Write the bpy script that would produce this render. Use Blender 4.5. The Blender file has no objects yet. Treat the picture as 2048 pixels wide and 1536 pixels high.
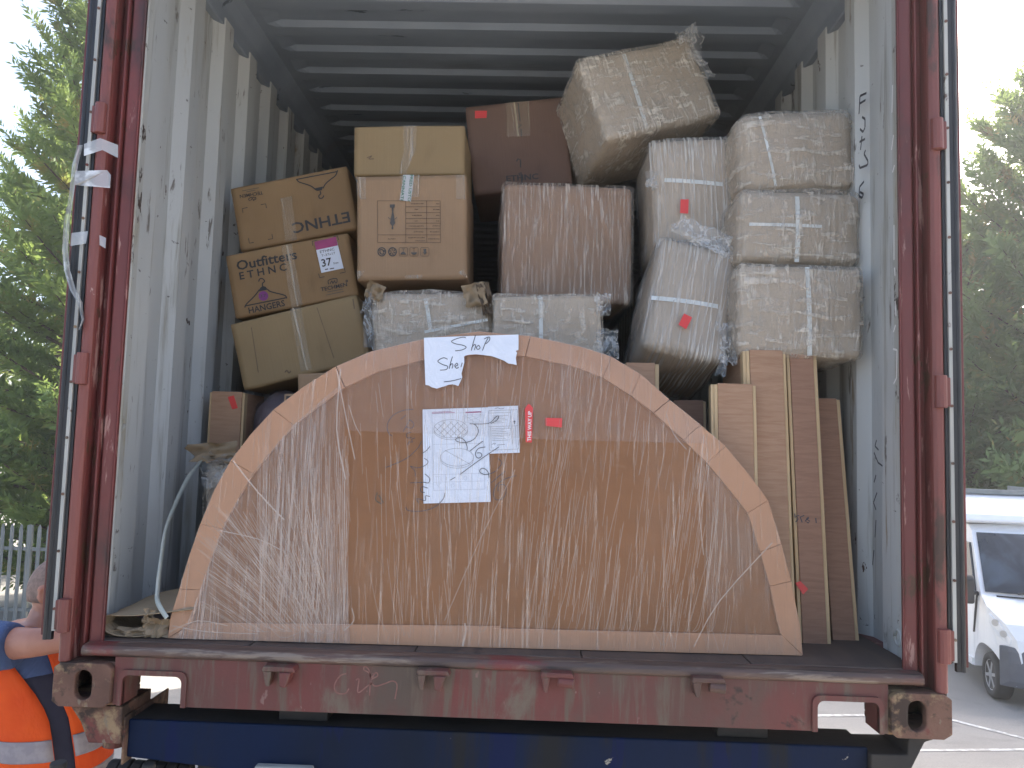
import bpy, bmesh, math, random
import numpy as np
from mathutils import Vector, Matrix, noise as mnoise

# ------------------------------------------------------------------ camera, sky, sun, exposure
scene = bpy.context.scene
COL = scene.collection
RND = random.Random(7)
CAM_POS = Vector((0.0748, -2.2304, 0.7395))
YAW, PITCH, ROLL, FPX = 0.0255, 0.0807, -0.0292, 1596.0
SUN_AZ, SUN_EL = math.radians(40), math.radians(42)
EXPOSURE = 1.85

cam_d = bpy.data.cameras.new('camera')
cam = bpy.data.objects.new('camera', cam_d)
COL.objects.link(cam)
cam_d.sensor_fit = 'HORIZONTAL'
cam_d.sensor_width = 36.0
cam_d.lens = FPX / 2048 * 36.0
cam_d.clip_start, cam_d.clip_end = 0.05, 2000
CAMR = (Matrix.Rotation(YAW, 3, 'Z') @ Matrix.Rotation(PITCH, 3, 'X') @ Matrix.Rotation(ROLL, 3, 'Y'))
m3 = CAMR @ Matrix.Rotation(math.pi / 2, 3, 'X')
cam.matrix_world = Matrix.Translation(CAM_POS) @ m3.to_4x4()
scene.camera = cam

world = bpy.data.worlds.new('World')
scene.world = world
world.use_nodes = True
wn = world.node_tree
sky = wn.nodes.new('ShaderNodeTexSky')
sky.sky_type = 'NISHITA'
sky.sun_disc = False
sky.sun_elevation = SUN_EL
sky.sun_rotation = SUN_AZ
sky.dust_density = 4.0
sky.ozone_density = 0.4
sky.air_density = 0.8
wn.links.new(sky.outputs[0], wn.nodes['Background'].inputs[0])
wn.nodes['Background'].inputs[1].default_value = 0.15

sun_d = bpy.data.lights.new('sun', 'SUN')
sun_d.energy = 4.2
sun_d.angle = math.radians(0.5)
sun_d.color = (1.0, 0.93, 0.82)
sun = bpy.data.objects.new('sun', sun_d)
COL.objects.link(sun)
sun_dir = Vector((math.sin(SUN_AZ) * math.cos(SUN_EL), math.cos(SUN_AZ) * math.cos(SUN_EL), math.sin(SUN_EL)))
sun.rotation_euler = sun_dir.to_track_quat('Z', 'Y').to_euler()
sun.location = (8, 10, 15)

vs = scene.view_settings
scene.display_settings.display_device = 'sRGB'
vs.view_transform = 'Standard'
vs.look = 'None'
vs.exposure = EXPOSURE
vs.gamma = 1.0
vs.use_curve_mapping = False
scene.render.engine = 'CYCLES'
cy = scene.cycles
cy.max_bounces = 8
cy.diffuse_bounces = 4
cy.glossy_bounces = 3
cy.transparent_max_bounces = 16
cy.sample_clamp_indirect = 6
cy.use_denoising = True


def ray(px, py):
    return CAMR @ Vector(((px - 1024) / FPX, 1.0, -(py - 768) / FPX))


def at(px, py, y):
    """the point of the vertical plane at depth y seen at photo position px,py"""
    d = ray(px, py)
    return CAM_POS + d * ((y - CAM_POS.y) / d.y)


def hit(px, py, o, n):
    d = ray(px, py)
    return CAM_POS + d * ((o - CAM_POS).dot(n) / d.dot(n))


# ------------------------------------------------------------------ materials
class N:
    def __init__(s, name):
        s.m = bpy.data.materials.new(name)
        s.m.use_nodes = True
        s.t = s.m.node_tree
        s.t.nodes.clear()
        s.out = s.t.nodes.new('ShaderNodeOutputMaterial')
        s.tc = s.t.nodes.new('ShaderNodeTexCoord')
        s.obj = s.tc.outputs['Object']

    def set(s, sock, v):
        if isinstance(v, bpy.types.NodeSocket):
            s.t.links.new(v, sock)
        elif v is not None:
            if hasattr(sock.default_value, '__len__') and not isinstance(v, (int, float)):
                v = tuple(v)
                if len(sock.default_value) == 4 and len(v) == 3:
                    v = v + (1,)
            sock.default_value = v

    def vec(s, scale=(1, 1, 1), rot=(0, 0, 0), loc=(0, 0, 0), src=None):
        n = s.t.nodes.new('ShaderNodeMapping')
        s.set(n.inputs['Vector'], src or s.obj)
        n.inputs['Scale'].default_value = scale
        n.inputs['Rotation'].default_value = rot
        n.inputs['Location'].default_value = loc
        return n.outputs[0]

    def noise(s, scale=5, detail=4, vec=None, dist=0.0, rough=0.55):
        n = s.t.nodes.new('ShaderNodeTexNoise')
        s.set(n.inputs['Vector'], vec or s.obj)
        n.inputs['Scale'].default_value = scale
        n.inputs['Detail'].default_value = detail
        n.inputs['Roughness'].default_value = rough
        n.inputs['Distortion'].default_value = dist
        return n.outputs['Fac']

    def smooth(s, v, lo, hi, a=0.0, b=1.0):
        n = s.t.nodes.new('ShaderNodeMapRange')
        n.interpolation_type = 'SMOOTHSTEP'
        s.set(n.inputs['Value'], v)
        n.inputs['From Min'].default_value = lo
        n.inputs['From Max'].default_value = hi
        n.inputs['To Min'].default_value = a
        n.inputs['To Max'].default_value = b
        return n.outputs[0]

    def math(s, op, a, b=None, c=None, clamp=False):
        n = s.t.nodes.new('ShaderNodeMath')
        n.operation = op
        n.use_clamp = clamp
        s.set(n.inputs[0], a)
        if b is not None:
            s.set(n.inputs[1], b)
        if c is not None:
            s.set(n.inputs[2], c)
        return n.outputs[0]

    def mix(s, f, a, b):
        n = s.t.nodes.new('ShaderNodeMix')
        n.data_type = 'RGBA'
        s.set(n.inputs[0], f)
        s.set(n.inputs[6], a)
        s.set(n.inputs[7], b)
        return n.outputs[2]

    def ridge(s, v, w):
        """thin lines where a noise crosses its mean"""
        return s.smooth(s.math('ABSOLUTE', s.math('SUBTRACT', v, 0.5)), 0.0, w, 1.0, 0.0)

    def xyz(s, axis):
        n = s.t.nodes.new('ShaderNodeSeparateXYZ')
        s.t.links.new(s.obj, n.inputs[0])
        return n.outputs[axis]

    def bump(s, h, strength=0.3, dist=0.01):
        n = s.t.nodes.new('ShaderNodeBump')
        n.inputs['Strength'].default_value = strength
        n.inputs['Distance'].default_value = dist
        s.set(n.inputs['Height'], h)
        return n.outputs[0]

    def bsdf(s, col, rough=0.6, normal=None, metal=0.0, spec=0.5, coat=0.0, coat_rough=0.1, coat_n=None):
        n = s.t.nodes.new('ShaderNodeBsdfPrincipled')
        s.set(n.inputs['Base Color'], col)
        s.set(n.inputs['Roughness'], rough)
        s.set(n.inputs['Metallic'], metal)
        s.set(n.inputs['Specular IOR Level'], spec)
        if coat:
            s.set(n.inputs['Coat Weight'], coat)
            s.set(n.inputs['Coat Roughness'], coat_rough)
            if coat_n is not None:
                s.set(n.inputs['Coat Normal'], coat_n)
        if normal is not None:
            s.set(n.inputs['Normal'], normal)
        return n.outputs[0]

    def mixsh(s, f, a, b):
        n = s.t.nodes.new('ShaderNodeMixShader')
        s.set(n.inputs[0], f)
        s.t.links.new(a, n.inputs[1])
        s.t.links.new(b, n.inputs[2])
        return n.outputs[0]

    def transp(s):
        return s.t.nodes.new('ShaderNodeBsdfTransparent').outputs[0]

    def done(s, sh):
        s.t.links.new(sh, s.out.inputs[0])
        return s.m


def paint(name, c1, c2, scale=6, stretch=(1, 1, 1), rough=0.6, bump=0.15, bscale=40, spots=(), metal=0.0, spec=0.5, lo=0.3, hi=0.7, bdist=0.004):
    """two-tone weathered surface; spots = (colour, scale, threshold, softness, stretch)"""
    n = N(name)
    col = n.mix(n.smooth(n.noise(scale, 5, n.vec(stretch)), lo, hi), c1, c2)
    for k, sp in enumerate(spots):
        c, sc, thr, soft, st = sp
        f = n.noise(sc, 6, n.vec(st, loc=(3.1 * k + 1, 7.7 * k, 2.3 * k)), 0.3, 0.65)
        col = n.mix(n.smooth(f, thr, thr + soft), col, c)
    b = n.bump(n.noise(bscale, 4, n.vec(stretch)), bump, bdist) if bump else None
    return n.done(n.bsdf(col, rough, b, metal, spec))


V1 = (1, 1, 1)
RUST = (0.07, 0.028, 0.012)
M_red = paint('oxide_red_paint', (0.165, 0.034, 0.028), (0.115, 0.024, 0.020), 3, (1, 1, .3), .5, .12, 60,
              [((0.32, 0.17, 0.14), 5, .60, .05, (6, 6, .8)), (RUST, 9, .575, .05, (1, 1, .5)), ((.05, .022, .018), 3, .5, .2, (1, 1, .4))])
M_redlit = paint('oxide_red_paint_lit', (0.20, 0.056, 0.043), (0.145, 0.040, 0.031), 4, (1, 1, .3), .5, .15, 70,
                 [((0.42, 0.28, 0.24), 14, .66, .04, (1, 1, .6)), ((.06, .028, .018), 7, .58, .10, (1, 1, .4))])  # lighter copy of the oxide red: light on the hinge bar put into colour
M_sill = paint('worn_red_sill_paint', (0.15, 0.034, 0.028), (0.105, 0.036, 0.028), 3, V1, .6, .25, 45,
               [((.085, .056, .040), 2.2, .48, .2, (1, 1, .6)), ((.115, .080, .055), 26, .49, .16, (1, 1, .10)), ((.14, .10, .07), 7, .54, .12, (1, 1, .5)), ((.026, .017, .013), 5, .605, .06, V1), ((.20, .11, .09), 30, .67, .03, (1, 1, .5))])
M_tread = paint('scuffed_sill_steel', (.135, .075, .055), (.075, .052, .042), 5, (.5, 3, 3), .55, .4, 60,
                [((.22, .165, .125), 8, .53, .1, (.5, 6, 3)), ((.04, .03, .025), 9, .56, .08, (.3, 5, 3)), ((.16, .035, .03), 3, .54, .1, V1)])
M_cast = paint('rusty_casting_steel', (.17, .085, .055), (.105, .05, .032), 9, V1, .75, .5, 50,
               [((.27, .18, .095), 9, .52, .10, V1), ((.040, .022, .014), 11, .48, .12, V1), ((.15, .04, .03), 5, .57, .08, V1), ((.20, .15, .10), 24, .6, .06, (1, 1, .4))])
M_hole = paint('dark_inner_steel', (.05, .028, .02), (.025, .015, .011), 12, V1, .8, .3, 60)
M_wall = paint('grey_white_interior_paint', (.55, .56, .535), (.45, .46, .445), 2.2, (1, 1, .25), .5, .06, 30,
               [((.31, .30, .26), 9, .55, .14, (1, 2, .12)), ((.17, .155, .135), 15, .62, .05, (1, 1.5, .28)), ((.28, .22, .14), 5, .62, .08, (1, 2, .3)),
                ((.06, .03, .018), 11, .675, .015, (1, 1, .5)), ((.14, .13, .12), 40, .67, .03, (1, .5, 1))])
M_wallpost = paint('scraped_post_paint', (.55, .56, .53), (.38, .37, .33), 4, (1, 1, .3), .55, .15, 40,
                   [((.33, .29, .20), 6, .52, .12, (1, 1, .25)), ((.05, .03, .022), 9, .585, .03, (1, 1, .35)), ((.16, .14, .12), 20, .61, .06, V1)])
M_roof = paint('dusty_roof_paint', (.275, .315, .36), (.21, .245, .285), 3, (.4, 1, 1), .5, .06, 30,
               [((.09, .11, .13), 6, .655, .03, (.35, 1.6, 1)), ((.22, .24, .255), 2, .58, .12, (.4, 2, 1))])
M_blue = paint('navy_chassis_paint', (.0025, .0115, .042), (.005, .010, .022), 3, (1, 1, .4), .55, .12, 50, spec=.15, spots=
               [((.013, .014, .016), 4, .5, .14, (1.5, 1, .25)), ((.003, .009, .045), 3, .57, .03, (2, 1, .35)), ((.30, .28, .22), 16, .70, .02, V1)])
M_under = paint('grimy_shaded_underframe', (.022, .020, .019), (.04, .034, .028), 6, V1, .8, .3, 40)
M_rubber = paint('black_rubber', (.012, .012, .013), (.02, .02, .021), 12, V1, .5, .1, 60)
M_strip = paint('gasket_retaining_strip', (.46, .45, .40), (.30, .29, .26), 5, (1, 1, .3), .5, .1, 60, [((.1, .06, .04), 12, .62, .06, V1)])
M_floor = paint('worn_plywood_floor', (.115, .078, .058), (.075, .055, .045), 4, (4, .6, 1), .7, .3, 60,
                [((.17, .13, .10), 7, .62, .1, (3, .5, 1)), ((.035, .028, .025), 6, .62, .1, (1, .6, 1))])


def cardboard(name, c1, c2, flute=True, scuff=(.45, .32, .2), k=.80):
    n = N(name)
    c1, c2, scuff = (tuple(v * k for v in q) for q in (c1, c2, scuff))
    col = n.mix(n.smooth(n.noise(2.5, 4), .3, .7), c1, c2)
    col = n.mix(n.smooth(n.noise(9, 6, n.vec((1, 1, 2.5), loc=(4, 2, 1)), .6, .65), .62, .8, 0, .45), col, scuff)
    col = n.mix(n.smooth(n.noise(5, 5, n.vec((1.5, 1, .6), loc=(9, 1, 3)), .4), .62, .78, 0, .35), col, tuple(v * .55 for v in c2))
    h = n.noise(5, 3)
    if flute:
        h = n.math('ADD', h, n.math('MULTIPLY', n.noise(1, 2, n.vec((160, 160, 3))), .18))
    return n.done(n.bsdf(col, .72, n.bump(h, .25, .012), spec=.3))


M_card = cardboard('tan_cardboard', (.37, .235, .115), (.31, .19, .090))
M_card2 = cardboard('light_tan_cardboard', (.41, .265, .155), (.37, .235, .135))
M_cardk = cardboard('kraft_cardboard', (.38, .27, .14), (.34, .235, .12))
M_cardbrown = cardboard('reddish_brown_cardboard', (.20, .122, .088), (.17, .102, .076), scuff=(.26, .18, .135))
M_cardwrap = cardboard('cardboard_under_film', (.43, .35, .265), (.36, .29, .215), False, k=1.0)
M_cardwrapk = cardboard('brown_cardboard_under_film', (.36, .22, .14), (.29, .175, .11), False)
M_board = cardboard('panel_cardboard', (.325, .145, .060), (.28, .122, .048), False, (.37, .21, .12))
M_edge = cardboard('edge_protector_paper', (.57, .315, .185), (.50, .265, .15), False, (.64, .40, .27))
M_torn = cardboard('torn_cardboard', (.40, .30, .19), (.33, .24, .15), True, (.48, .38, .26))
M_cardin = paint('cardboard_core', (.10, .07, .045), (.16, .11, .07), 20, (8, 1, 1), .9, .3, 60)

n = N('plywood')
g = n.noise(3, 6, n.vec((3, 3, 26), rot=(0, .03, 0)), .8, .6)
c = n.mix(n.smooth(g, .3, .72), (.41, .245, .15), (.33, .18, .105))
c = n.mix(n.smooth(n.noise(2, 4, n.vec((1, 1, .5))), .35, .75, 0, .5), c, (.44, .28, .17))
c = n.mix(n.smooth(n.noise(6, 5, n.vec((1, 1, .4), loc=(5, 5, 5))), .64, .78, 0, .45), c, (.22, .12, .075))
M_ply = n.done(n.bsdf(c, .62, n.bump(g, .18, .004), spec=.3))
n = N('shaded_plywood')
g = n.noise(3, 6, n.vec((3, 3, 22), rot=(0, .03, 0)), .8, .6)
c = n.mix(n.smooth(g, .3, .72), (.335, .185, .118), (.265, .14, .088))
M_plyd = n.done(n.bsdf(c, .6, n.bump(g, .15, .004), spec=.3))  # darker plywood copy: shade of the angled crate face put into the colour
M_pine = paint('pale_pine_edge', (.56, .40, .22), (.46, .31, .16), 4, (20, 20, 1.2), .6, .2, 40)

M_ink = paint('black_print_ink', (.028, .026, .026), (.04, .036, .034), 30, V1, .6, 0)
M_inkbrown = paint('faded_brown_ink', (.14, .088, .055), (.11, .07, .042), 30, V1, .7, 0)
M_inkgrey = paint('grey_print_ink', (.07, .065, .06), (.10, .09, .08), 30, V1, .7, 0)
M_pale = paint('pale_print_line', (.36, .38, .44), (.42, .44, .5), 30, V1, .7, 0)
M_pen = paint('marker_pen', (.035, .035, .045), (.06, .06, .07), 40, V1, .5, 0)
M_chalk = paint('chalk', (.25, .13, .105), (.20, .085, .07), 60, V1, .9, 0)
M_green = paint('green_print_ink', (.05, .15, .085), (.08, .18, .11), 30, V1, .6, 0)
M_magenta = paint('magenta_label_ink', (.36, .05, .16), (.28, .045, .13), 30, V1, .6, 0)
M_purple = paint('purple_sticker', (.22, .045, .20), (.18, .04, .17), 20, V1, .5, 0)
M_sticker = paint('red_sticker', (.72, .055, .045), (.64, .05, .045), 8, V1, .42, .1, 30)
M_white = paint('white_print', (.8, .78, .76), (.75, .73, .7), 20, V1, .6, 0)
n = N('white_paper')
h = n.noise(14, 4, None, 1.2)
M_paper = n.done(n.bsdf(n.mix(n.smooth(n.noise(6, 3), .3, .7), (.70, .73, .80), (.64, .67, .74)), .6, n.bump(h, .35, .012)))
M_strap = paint('pale_green_strapping', (.46, .47, .41), (.38, .40, .35), 30, V1, .35, .2, 80)
M_clip = paint('white_strap_under_film', (.66, .68, .66), (.58, .60, .58), 20, V1, .35, .2, 60)


def tape_mat(name, a=.30, col=(.62, .55, .45), streak=(90, 90, 2)):
    n = N(name)
    f = n.noise(1, 3, n.vec(streak), .2)
    line = n.smooth(f, .54, .66)
    al = n.math('ADD', n.math('MULTIPLY', line, .38), a)
    sh = n.bsdf(col, .14, n.bump(f, .8, .004), spec=.9)
    return n.done(n.mixsh(al, n.transp(), sh))


M_tape = tape_mat('clear_packing_tape', .10, (.58, .47, .33))
M_tapebrown = tape_mat('brown_packing_tape', .55, (.34, .20, .105), (30, 30, 8))
M_tapeclear = tape_mat('crinkled_clear_tape', .42, (.78, .78, .76), (12, 12, 20))


def film_crinkle(name, base=.17, lines=.40, scale=11, rot=(0, .6, 0), st=(1, 1, 1), col=(.77, .69, .58), veil=.22):
    """thin clear stretch film: mostly see-through, whitish at creases and doublings, with wrinkle highlights painted in"""
    n = N(name)
    a = n.noise(scale, 3, n.vec((st[0], st[1], st[2] * 4.0), rot), .5, .55)
    b = n.noise(scale, 3, n.vec((st[0] * 4.5, st[1], st[2]), (0, rot[1] + .45, .3), (5, 3, 1)), .4, .5)
    c = n.noise(scale * 1.3, 3, n.vec((5.0, 1, .55), (0, rot[1] - .5, 0), (1, 7, 3)), .5, .55)
    z = n.noise(4.5, 4, n.vec(V1, loc=(2, 8, 4)), .8)
    z2 = n.noise(7.0, 4, n.vec((1, 1, 1.4), (0, rot[1], 0), loc=(6, 1, 9)), .8)
    ln = n.math('ADD', n.smooth(a, .52, .68), n.math('MULTIPLY', n.smooth(b, .53, .68), .8), clamp=True)
    ln = n.math('ADD', ln, n.math('MULTIPLY', n.ridge(c, .03), .6), clamp=True)
    ln = n.math('MULTIPLY', ln, n.smooth(z, .34, .58, .4, 1))
    al = n.math('ADD', n.math('MULTIPLY', ln, lines), n.math('ADD', n.smooth(z2, .42, .70, 0, veil), base), clamp=True)  # pale crease lines also paint in the highlights along the wrinkles
    hb = n.math('ADD', a, n.math('ADD', n.math('MULTIPLY', b, .8), n.math('MULTIPLY', c, .6)))
    sh = n.bsdf(col, .24, n.bump(hb, .9, .025), spec=.9)
    return n.done(n.mixsh(al, n.transp(), sh))


def film_streak(name, base=.06, lines=.5, across=70, skew=.05, col=(.82, .78, .74), lo=.55, hi=.68, veil=.12, zs=5.0, cov=.15):
    """film stretched into long near-vertical strands, their glints painted pale"""
    n = N(name)
    v = n.vec((across, 1, zs), (0, skew, 0))
    a = n.noise(1, 3, v, .5, .5)
    b = n.noise(1, 2, n.vec((across * .45, 1, zs * .5), (0, skew - .05, 0), (3, 1, 7)), .4, .5)
    c = n.noise(1, 2, n.vec((across * 1.1, 1, zs * .8), (0, skew + .14, 0), (9, 2, 5)), .3, .5)
    z = n.noise(3.2, 4, n.vec((1.6, 1, .8), loc=(1, 2, 3)), .7)
    ln = n.math('ADD', n.smooth(a, lo, hi), n.math('MULTIPLY', n.smooth(b, .62, .74), .5), clamp=True)
    ln = n.math('ADD', ln, n.math('MULTIPLY', n.smooth(c, lo + .05, hi + .05), .5), clamp=True)
    ln = n.math('MULTIPLY', ln, n.smooth(z, .34, .60, cov, 1))
    al = n.math('ADD', n.math('MULTIPLY', ln, lines), n.math('ADD', n.smooth(z, .40, .72, 0, veil), base), clamp=True)  # pale streaks also carry painted wrinkle highlights
    sh = n.bsdf(col, .17, n.bump(n.math('ADD', a, n.math('ADD', b, c)), .9, .012), spec=.9)
    return n.done(n.mixsh(al, n.transp(), sh))


M_film = film_crinkle('stretch_film_crinkled')
M_film2 = film_crinkle('stretch_film_crinkled_diagonal', .17, .42, 10, (0, -.7, 0), (1, 1, 1.2))
M_film3 = film_crinkle('stretch_film_crinkled_fine', .20, .42, 13, (0, .25, 0), (1.1, 1, .9), veil=.26)
M_filmv = film_streak('stretch_film_vertical', .16, .50, 120, .04, (.78, .73, .66), .49, .64, .25, 6, .5)
M_filmk = film_streak('stretch_film_on_brown_box', .08, .50, 130, -.03, (.74, .63, .53), .50, .64, .14, 8, .45)
M_filmp = film_streak('stretch_film_over_panel', .03, .34, 140, .05, (.76, .60, .47), .56, .68, .05, 3.5)
M_filmz = film_streak('stretch_film_doubled', .13, .36, 150, .05, (.60, .49, .42), .48, .64, .12, 4)
M_filmt = film_streak('stretch_film_second_turn', .10, .08, 60, 1.5, (.60, .48, .42), .56, .7, .06, 3)
M_filmd = film_streak('stretch_film_dark', .12, .3, 60, .1, (.45, .40, .42))
n = N('film_strand')
M_strand = n.done(n.mixsh(.38, n.transp(), n.bsdf((.80, .66, .54), .2, spec=.9)))
n = N('film_flap')
a = n.noise(14, 5, None, 1.5)
M_flap = n.done(n.mixsh(n.math('ADD', n.math('MULTIPLY', n.ridge(a, .06), .28), .16), n.transp(), n.bsdf((.8, .8, .78), .2, n.bump(a, .9, .02), spec=.8)))

M_concrete = None
n = N('yard_concrete')
c = n.mix(n.smooth(n.noise(.35, 5), .3, .7), (.235, .225, .21), (.30, .29, .27))
c = n.mix(n.smooth(n.noise(1.3, 6, n.vec(loc=(7, 3, 0)), .8), .56, .78, 0, .6), c, (.165, .16, .15))
c = n.mix(n.smooth(n.noise(60, 4), .35, .75, 0, .35), c, (.16, .155, .15))
M_concrete = n.done(n.bsdf(c, .85, n.bump(n.noise(90, 4), .4, .006), spec=.2))
n = N('worn_road_paint')
M_line = n.done(n.bsdf(n.mix(n.smooth(n.noise(9, 6), .42, .62), (.62, .62, .60), (.36, .35, .33)), .8))
M_galv = paint('galvanised_steel', (.20, .22, .225), (.145, .165, .17), 4, (1, 1, .4), .45, .05, 30, metal=.35)
M_van = paint('white_van_paint', (.78, .80, .82), (.74, .76, .79), 2, V1, .25, 0, spec=.5)
M_vanbox = paint('white_box_body', (.72, .75, .78), (.66, .69, .72), 1.5, V1, .4, .03, 8)
n = N('van_glass')
M_glass = n.done(n.bsdf(n.mix(n.smooth(n.noise(1.8, 3, None, .8), .35, .7), (.012, .018, .026), (.05, .07, .095)), .06, spec=.6))
M_plastic = paint('grey_bumper_plastic', (.07, .08, .10), (.10, .11, .135), 3, V1, .5, .1, 60)
M_blackp = paint('black_plastic', (.015, .016, .018), (.025, .026, .028), 3, V1, .45, .05, 60)
M_tyre = paint('tyre_rubber', (.018, .018, .019), (.03, .03, .031), 8, V1, .75, .2, 60)
M_alloy = paint('alloy_wheel', (.5, .51, .53), (.42, .43, .45), 6, V1, .35, 0, metal=.7)
n = N('headlight_lens')
M_lens = n.done(n.bsdf((.75, .78, .82), .08, spec=.8, coat=1))
M_bark = paint('tree_bark', (.10, .07, .05), (.06, .042, .03), 8, (3, 3, .5), .9, .6, 30)


#
def leafmat(name, c1, c2, c3, tr):
    n = N(name)
    c = n.mix(n.smooth(n.noise(.9, 4, None, .5), .35, .62), c1, c2)
    c = n.mix(n.smooth(n.noise(1.3, 4, n.vec(loc=(5, 9, 2)), .4), .58, .68), c, c3)
    d = n.bsdf(c, .6, spec=.25)
    t = n.t.nodes.new('ShaderNodeBsdfTranslucent')
    n.set(t.inputs[0], n.mix(.5, c, tr))
    return n.done(n.mixsh(.5, d, t.outputs[0]))


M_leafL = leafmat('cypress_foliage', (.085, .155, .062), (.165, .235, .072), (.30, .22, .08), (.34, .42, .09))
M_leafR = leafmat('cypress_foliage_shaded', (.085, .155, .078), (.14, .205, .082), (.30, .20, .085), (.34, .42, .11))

M_skin = paint('skin', (.50, .235, .155), (.44, .19, .12), 14, V1, .5, .1, 80, [((.40, .17, .12), 7, .6, .2, V1)])
M_hair = paint('cropped_grey_hair', (.30, .20, .155), (.20, .135, .105), 60, V1, .8, .5, 160, [((.42, .26, .2), 10, .6, .2, V1)])
n = N('blue_tshirt')
h = n.noise(9, 4, n.vec((1, 1, .6)), 1.2)
M_tee = n.done(n.bsdf(n.mix(n.smooth(n.noise(4, 3), .3, .7), (.10, .145, .27), (.08, .12, .23)), .85, n.bump(h, .7, .03), spec=.2))
n = N('hi_vis_orange')
h = n.noise(6, 4, n.vec((1, 1, .5)), 1.0)
M_hivis = n.done(n.bsdf(n.mix(n.smooth(n.noise(5, 3), .3, .7), (.86, .115, .018), (.78, .085, .015)), .7, n.bump(h, .6, .03), spec=.2))
n = N('reflective_tape')
M_refl = n.done(n.bsdf(n.mix(n.smooth(n.noise(30, 3), .4, .6), (.36, .31, .31), (.30, .26, .27)), .4, n.bump(n.noise(60, 2), .3, .004)))
M_navy = paint('navy_trousers_shirt_shade', (.022, .022, .04), (.035, .033, .052), 8, V1, .85, .5, 30)
M_boot = paint('black_leather_boots', (.02, .018, .016), (.03, .027, .024), 8, V1, .5, .2, 40)


# ------------------------------------------------------------------ mesh helpers
class MB:
    def __init__(s):
        s.v = []
        s.f = []

    def add(s, verts, faces):
        o = len(s.v)
        s.v += [tuple(p) for p in verts]
        s.f += [tuple(i + o for i in f) for f in faces]

    def box(s, c, size, rot=None):
        x, y, z = (k / 2 for k in size)
        vs_ = [Vector((sx * x, sy * y, sz * z)) for sx in (-1, 1) for sy in (-1, 1) for sz in (-1, 1)]
        if rot is not None:
            vs_ = [rot @ p for p in vs_]
        s.add([p + Vector(c) for p in vs_], [(0, 1, 3, 2), (4, 6, 7, 5), (0, 4, 5, 1), (2, 3, 7, 6), (0, 2, 6, 4), (1, 5, 7, 3)])

    def bx(s, x0, x1, y0, y1, z0, z1):
        s.box(((x0 + x1) / 2, (y0 + y1) / 2, (z0 + z1) / 2), (abs(x1 - x0), abs(y1 - y0), abs(z1 - z0)))

    def prism(s, pts, y0, y1, axis='y'):
        """polygon in x,z pulled along y (or other axis)"""
        def P(a, b, t):
            return {'y': (a, t, b), 'x': (t, a, b), 'z': (a, b, t)}[axis]
        k = len(pts)
        s.add([P(a, b, y0) for a, b in pts] + [P(a, b, y1) for a, b in pts],
              [tuple(range(k))[::-1], tuple(range(k, 2 * k))] + [(i, (i + 1) % k, (i + 1) % k + k, i + k) for i in range(k)])

    def tube(s, pts, r, seg=10, cap=True):
        pts = [Vector(p) for p in pts]
        rs = r if hasattr(r, '__len__') else [r] * len(pts)
        rings = []
        t0 = (pts[1] - pts[0]).normalized()
        up = Vector((0, 0, 1)) if abs(t0.z) < .9 else Vector((1, 0, 0))
        for i, p in enumerate(pts):
            t = (pts[min(i + 1, len(pts) - 1)] - pts[max(i - 1, 0)]).normalized()
            a = t.cross(up).normalized()
            b = t.cross(a).normalized()
            rings.append([p + (a * math.cos(2 * math.pi * k / seg) + b * math.sin(2 * math.pi * k / seg)) * rs[i] for k in range(seg)])
        s.loft(rings, cap)

    def loft(s, rings, cap=True):
        k = len(rings[0])
        vs_ = [p for r_ in rings for p in r_]
        fs = []
        for i in range(len(rings) - 1):
            for j in range(k):
                fs.append((i * k + j, i * k + (j + 1) % k, (i + 1) * k + (j + 1) % k, (i + 1) * k + j))
        if cap:
            fs.append(tuple(range(k))[::-1])
            fs.append(tuple((len(rings) - 1) * k + j for j in range(k)))
        s.add(vs_, fs)

    def ribbon(s, pts, w, y=0.0):
        """flat strip along a 2-D polyline in the x,z plane, facing -y"""
        P = [Vector((a, b)) for a, b in pts]
        L, Rr = [], []
        for i, p in enumerate(P):
            t = P[min(i + 1, len(P) - 1)] - P[max(i - 1, 0)]
            if t.length < 1e-9:
                t = Vector((1, 0))
            t.normalize()
            nn = Vector((-t.y, t.x)) * (w / 2)
            L.append((p.x + nn.x, y, p.y + nn.y))
            Rr.append((p.x - nn.x, y, p.y - nn.y))
        k = len(P)
        s.add(L + Rr, [(i, i + 1, k + i + 1, k + i) for i in range(k - 1)])

    def quad(s, a, b, c, d):
        s.add([a, b, c, d], [(0, 1, 2, 3)])

    def mesh(s, name='m'):
        me = bpy.data.meshes.new(name)
        me.from_pydata(s.v, [], s.f)
        me.update()
        return me


def link(name, me, mat, parent=None, smooth=False, bevel=0.0, seg=2, fix=True):
    if mat is not None and not len(me.materials):
        me.materials.append(mat)
    if fix:
        bm = bmesh.new()
        bm.from_mesh(me)
        bmesh.ops.recalc_face_normals(bm, faces=bm.faces)
        bm.to_mesh(me)
        bm.free()
    if smooth:
        me.polygons.foreach_set('use_smooth', [True] * len(me.polygons))
    o = bpy.data.objects.new(name, me)
    COL.objects.link(o)
    if parent is not None:
        o.parent = parent
    if bevel:
        md = o.modifiers.new('bevel', 'BEVEL')
        md.width = bevel
        md.segments = seg
        md.limit_method = 'ANGLE'
        md.angle_limit = math.radians(35)
    return o


def build(name, mb, mat, parent=None, **k):
    fix = k.pop('fix', True)
    return link(name, mb.mesh(name), mat, parent, fix=fix, **k)


def tag(o, label, cat, group=None):
    o['label'] = label
    o['category'] = cat
    if group:
        o['group'] = group
    return o


def thing(name, label, cat, loc=(0, 0, 0), rz=0.0, group=None):
    o = bpy.data.objects.new(name, None)
    o.empty_display_size = .1
    COL.objects.link(o)
    o.location = loc
    o.rotation_euler = (0, 0, rz)
    return tag(o, label, cat, group)


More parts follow.
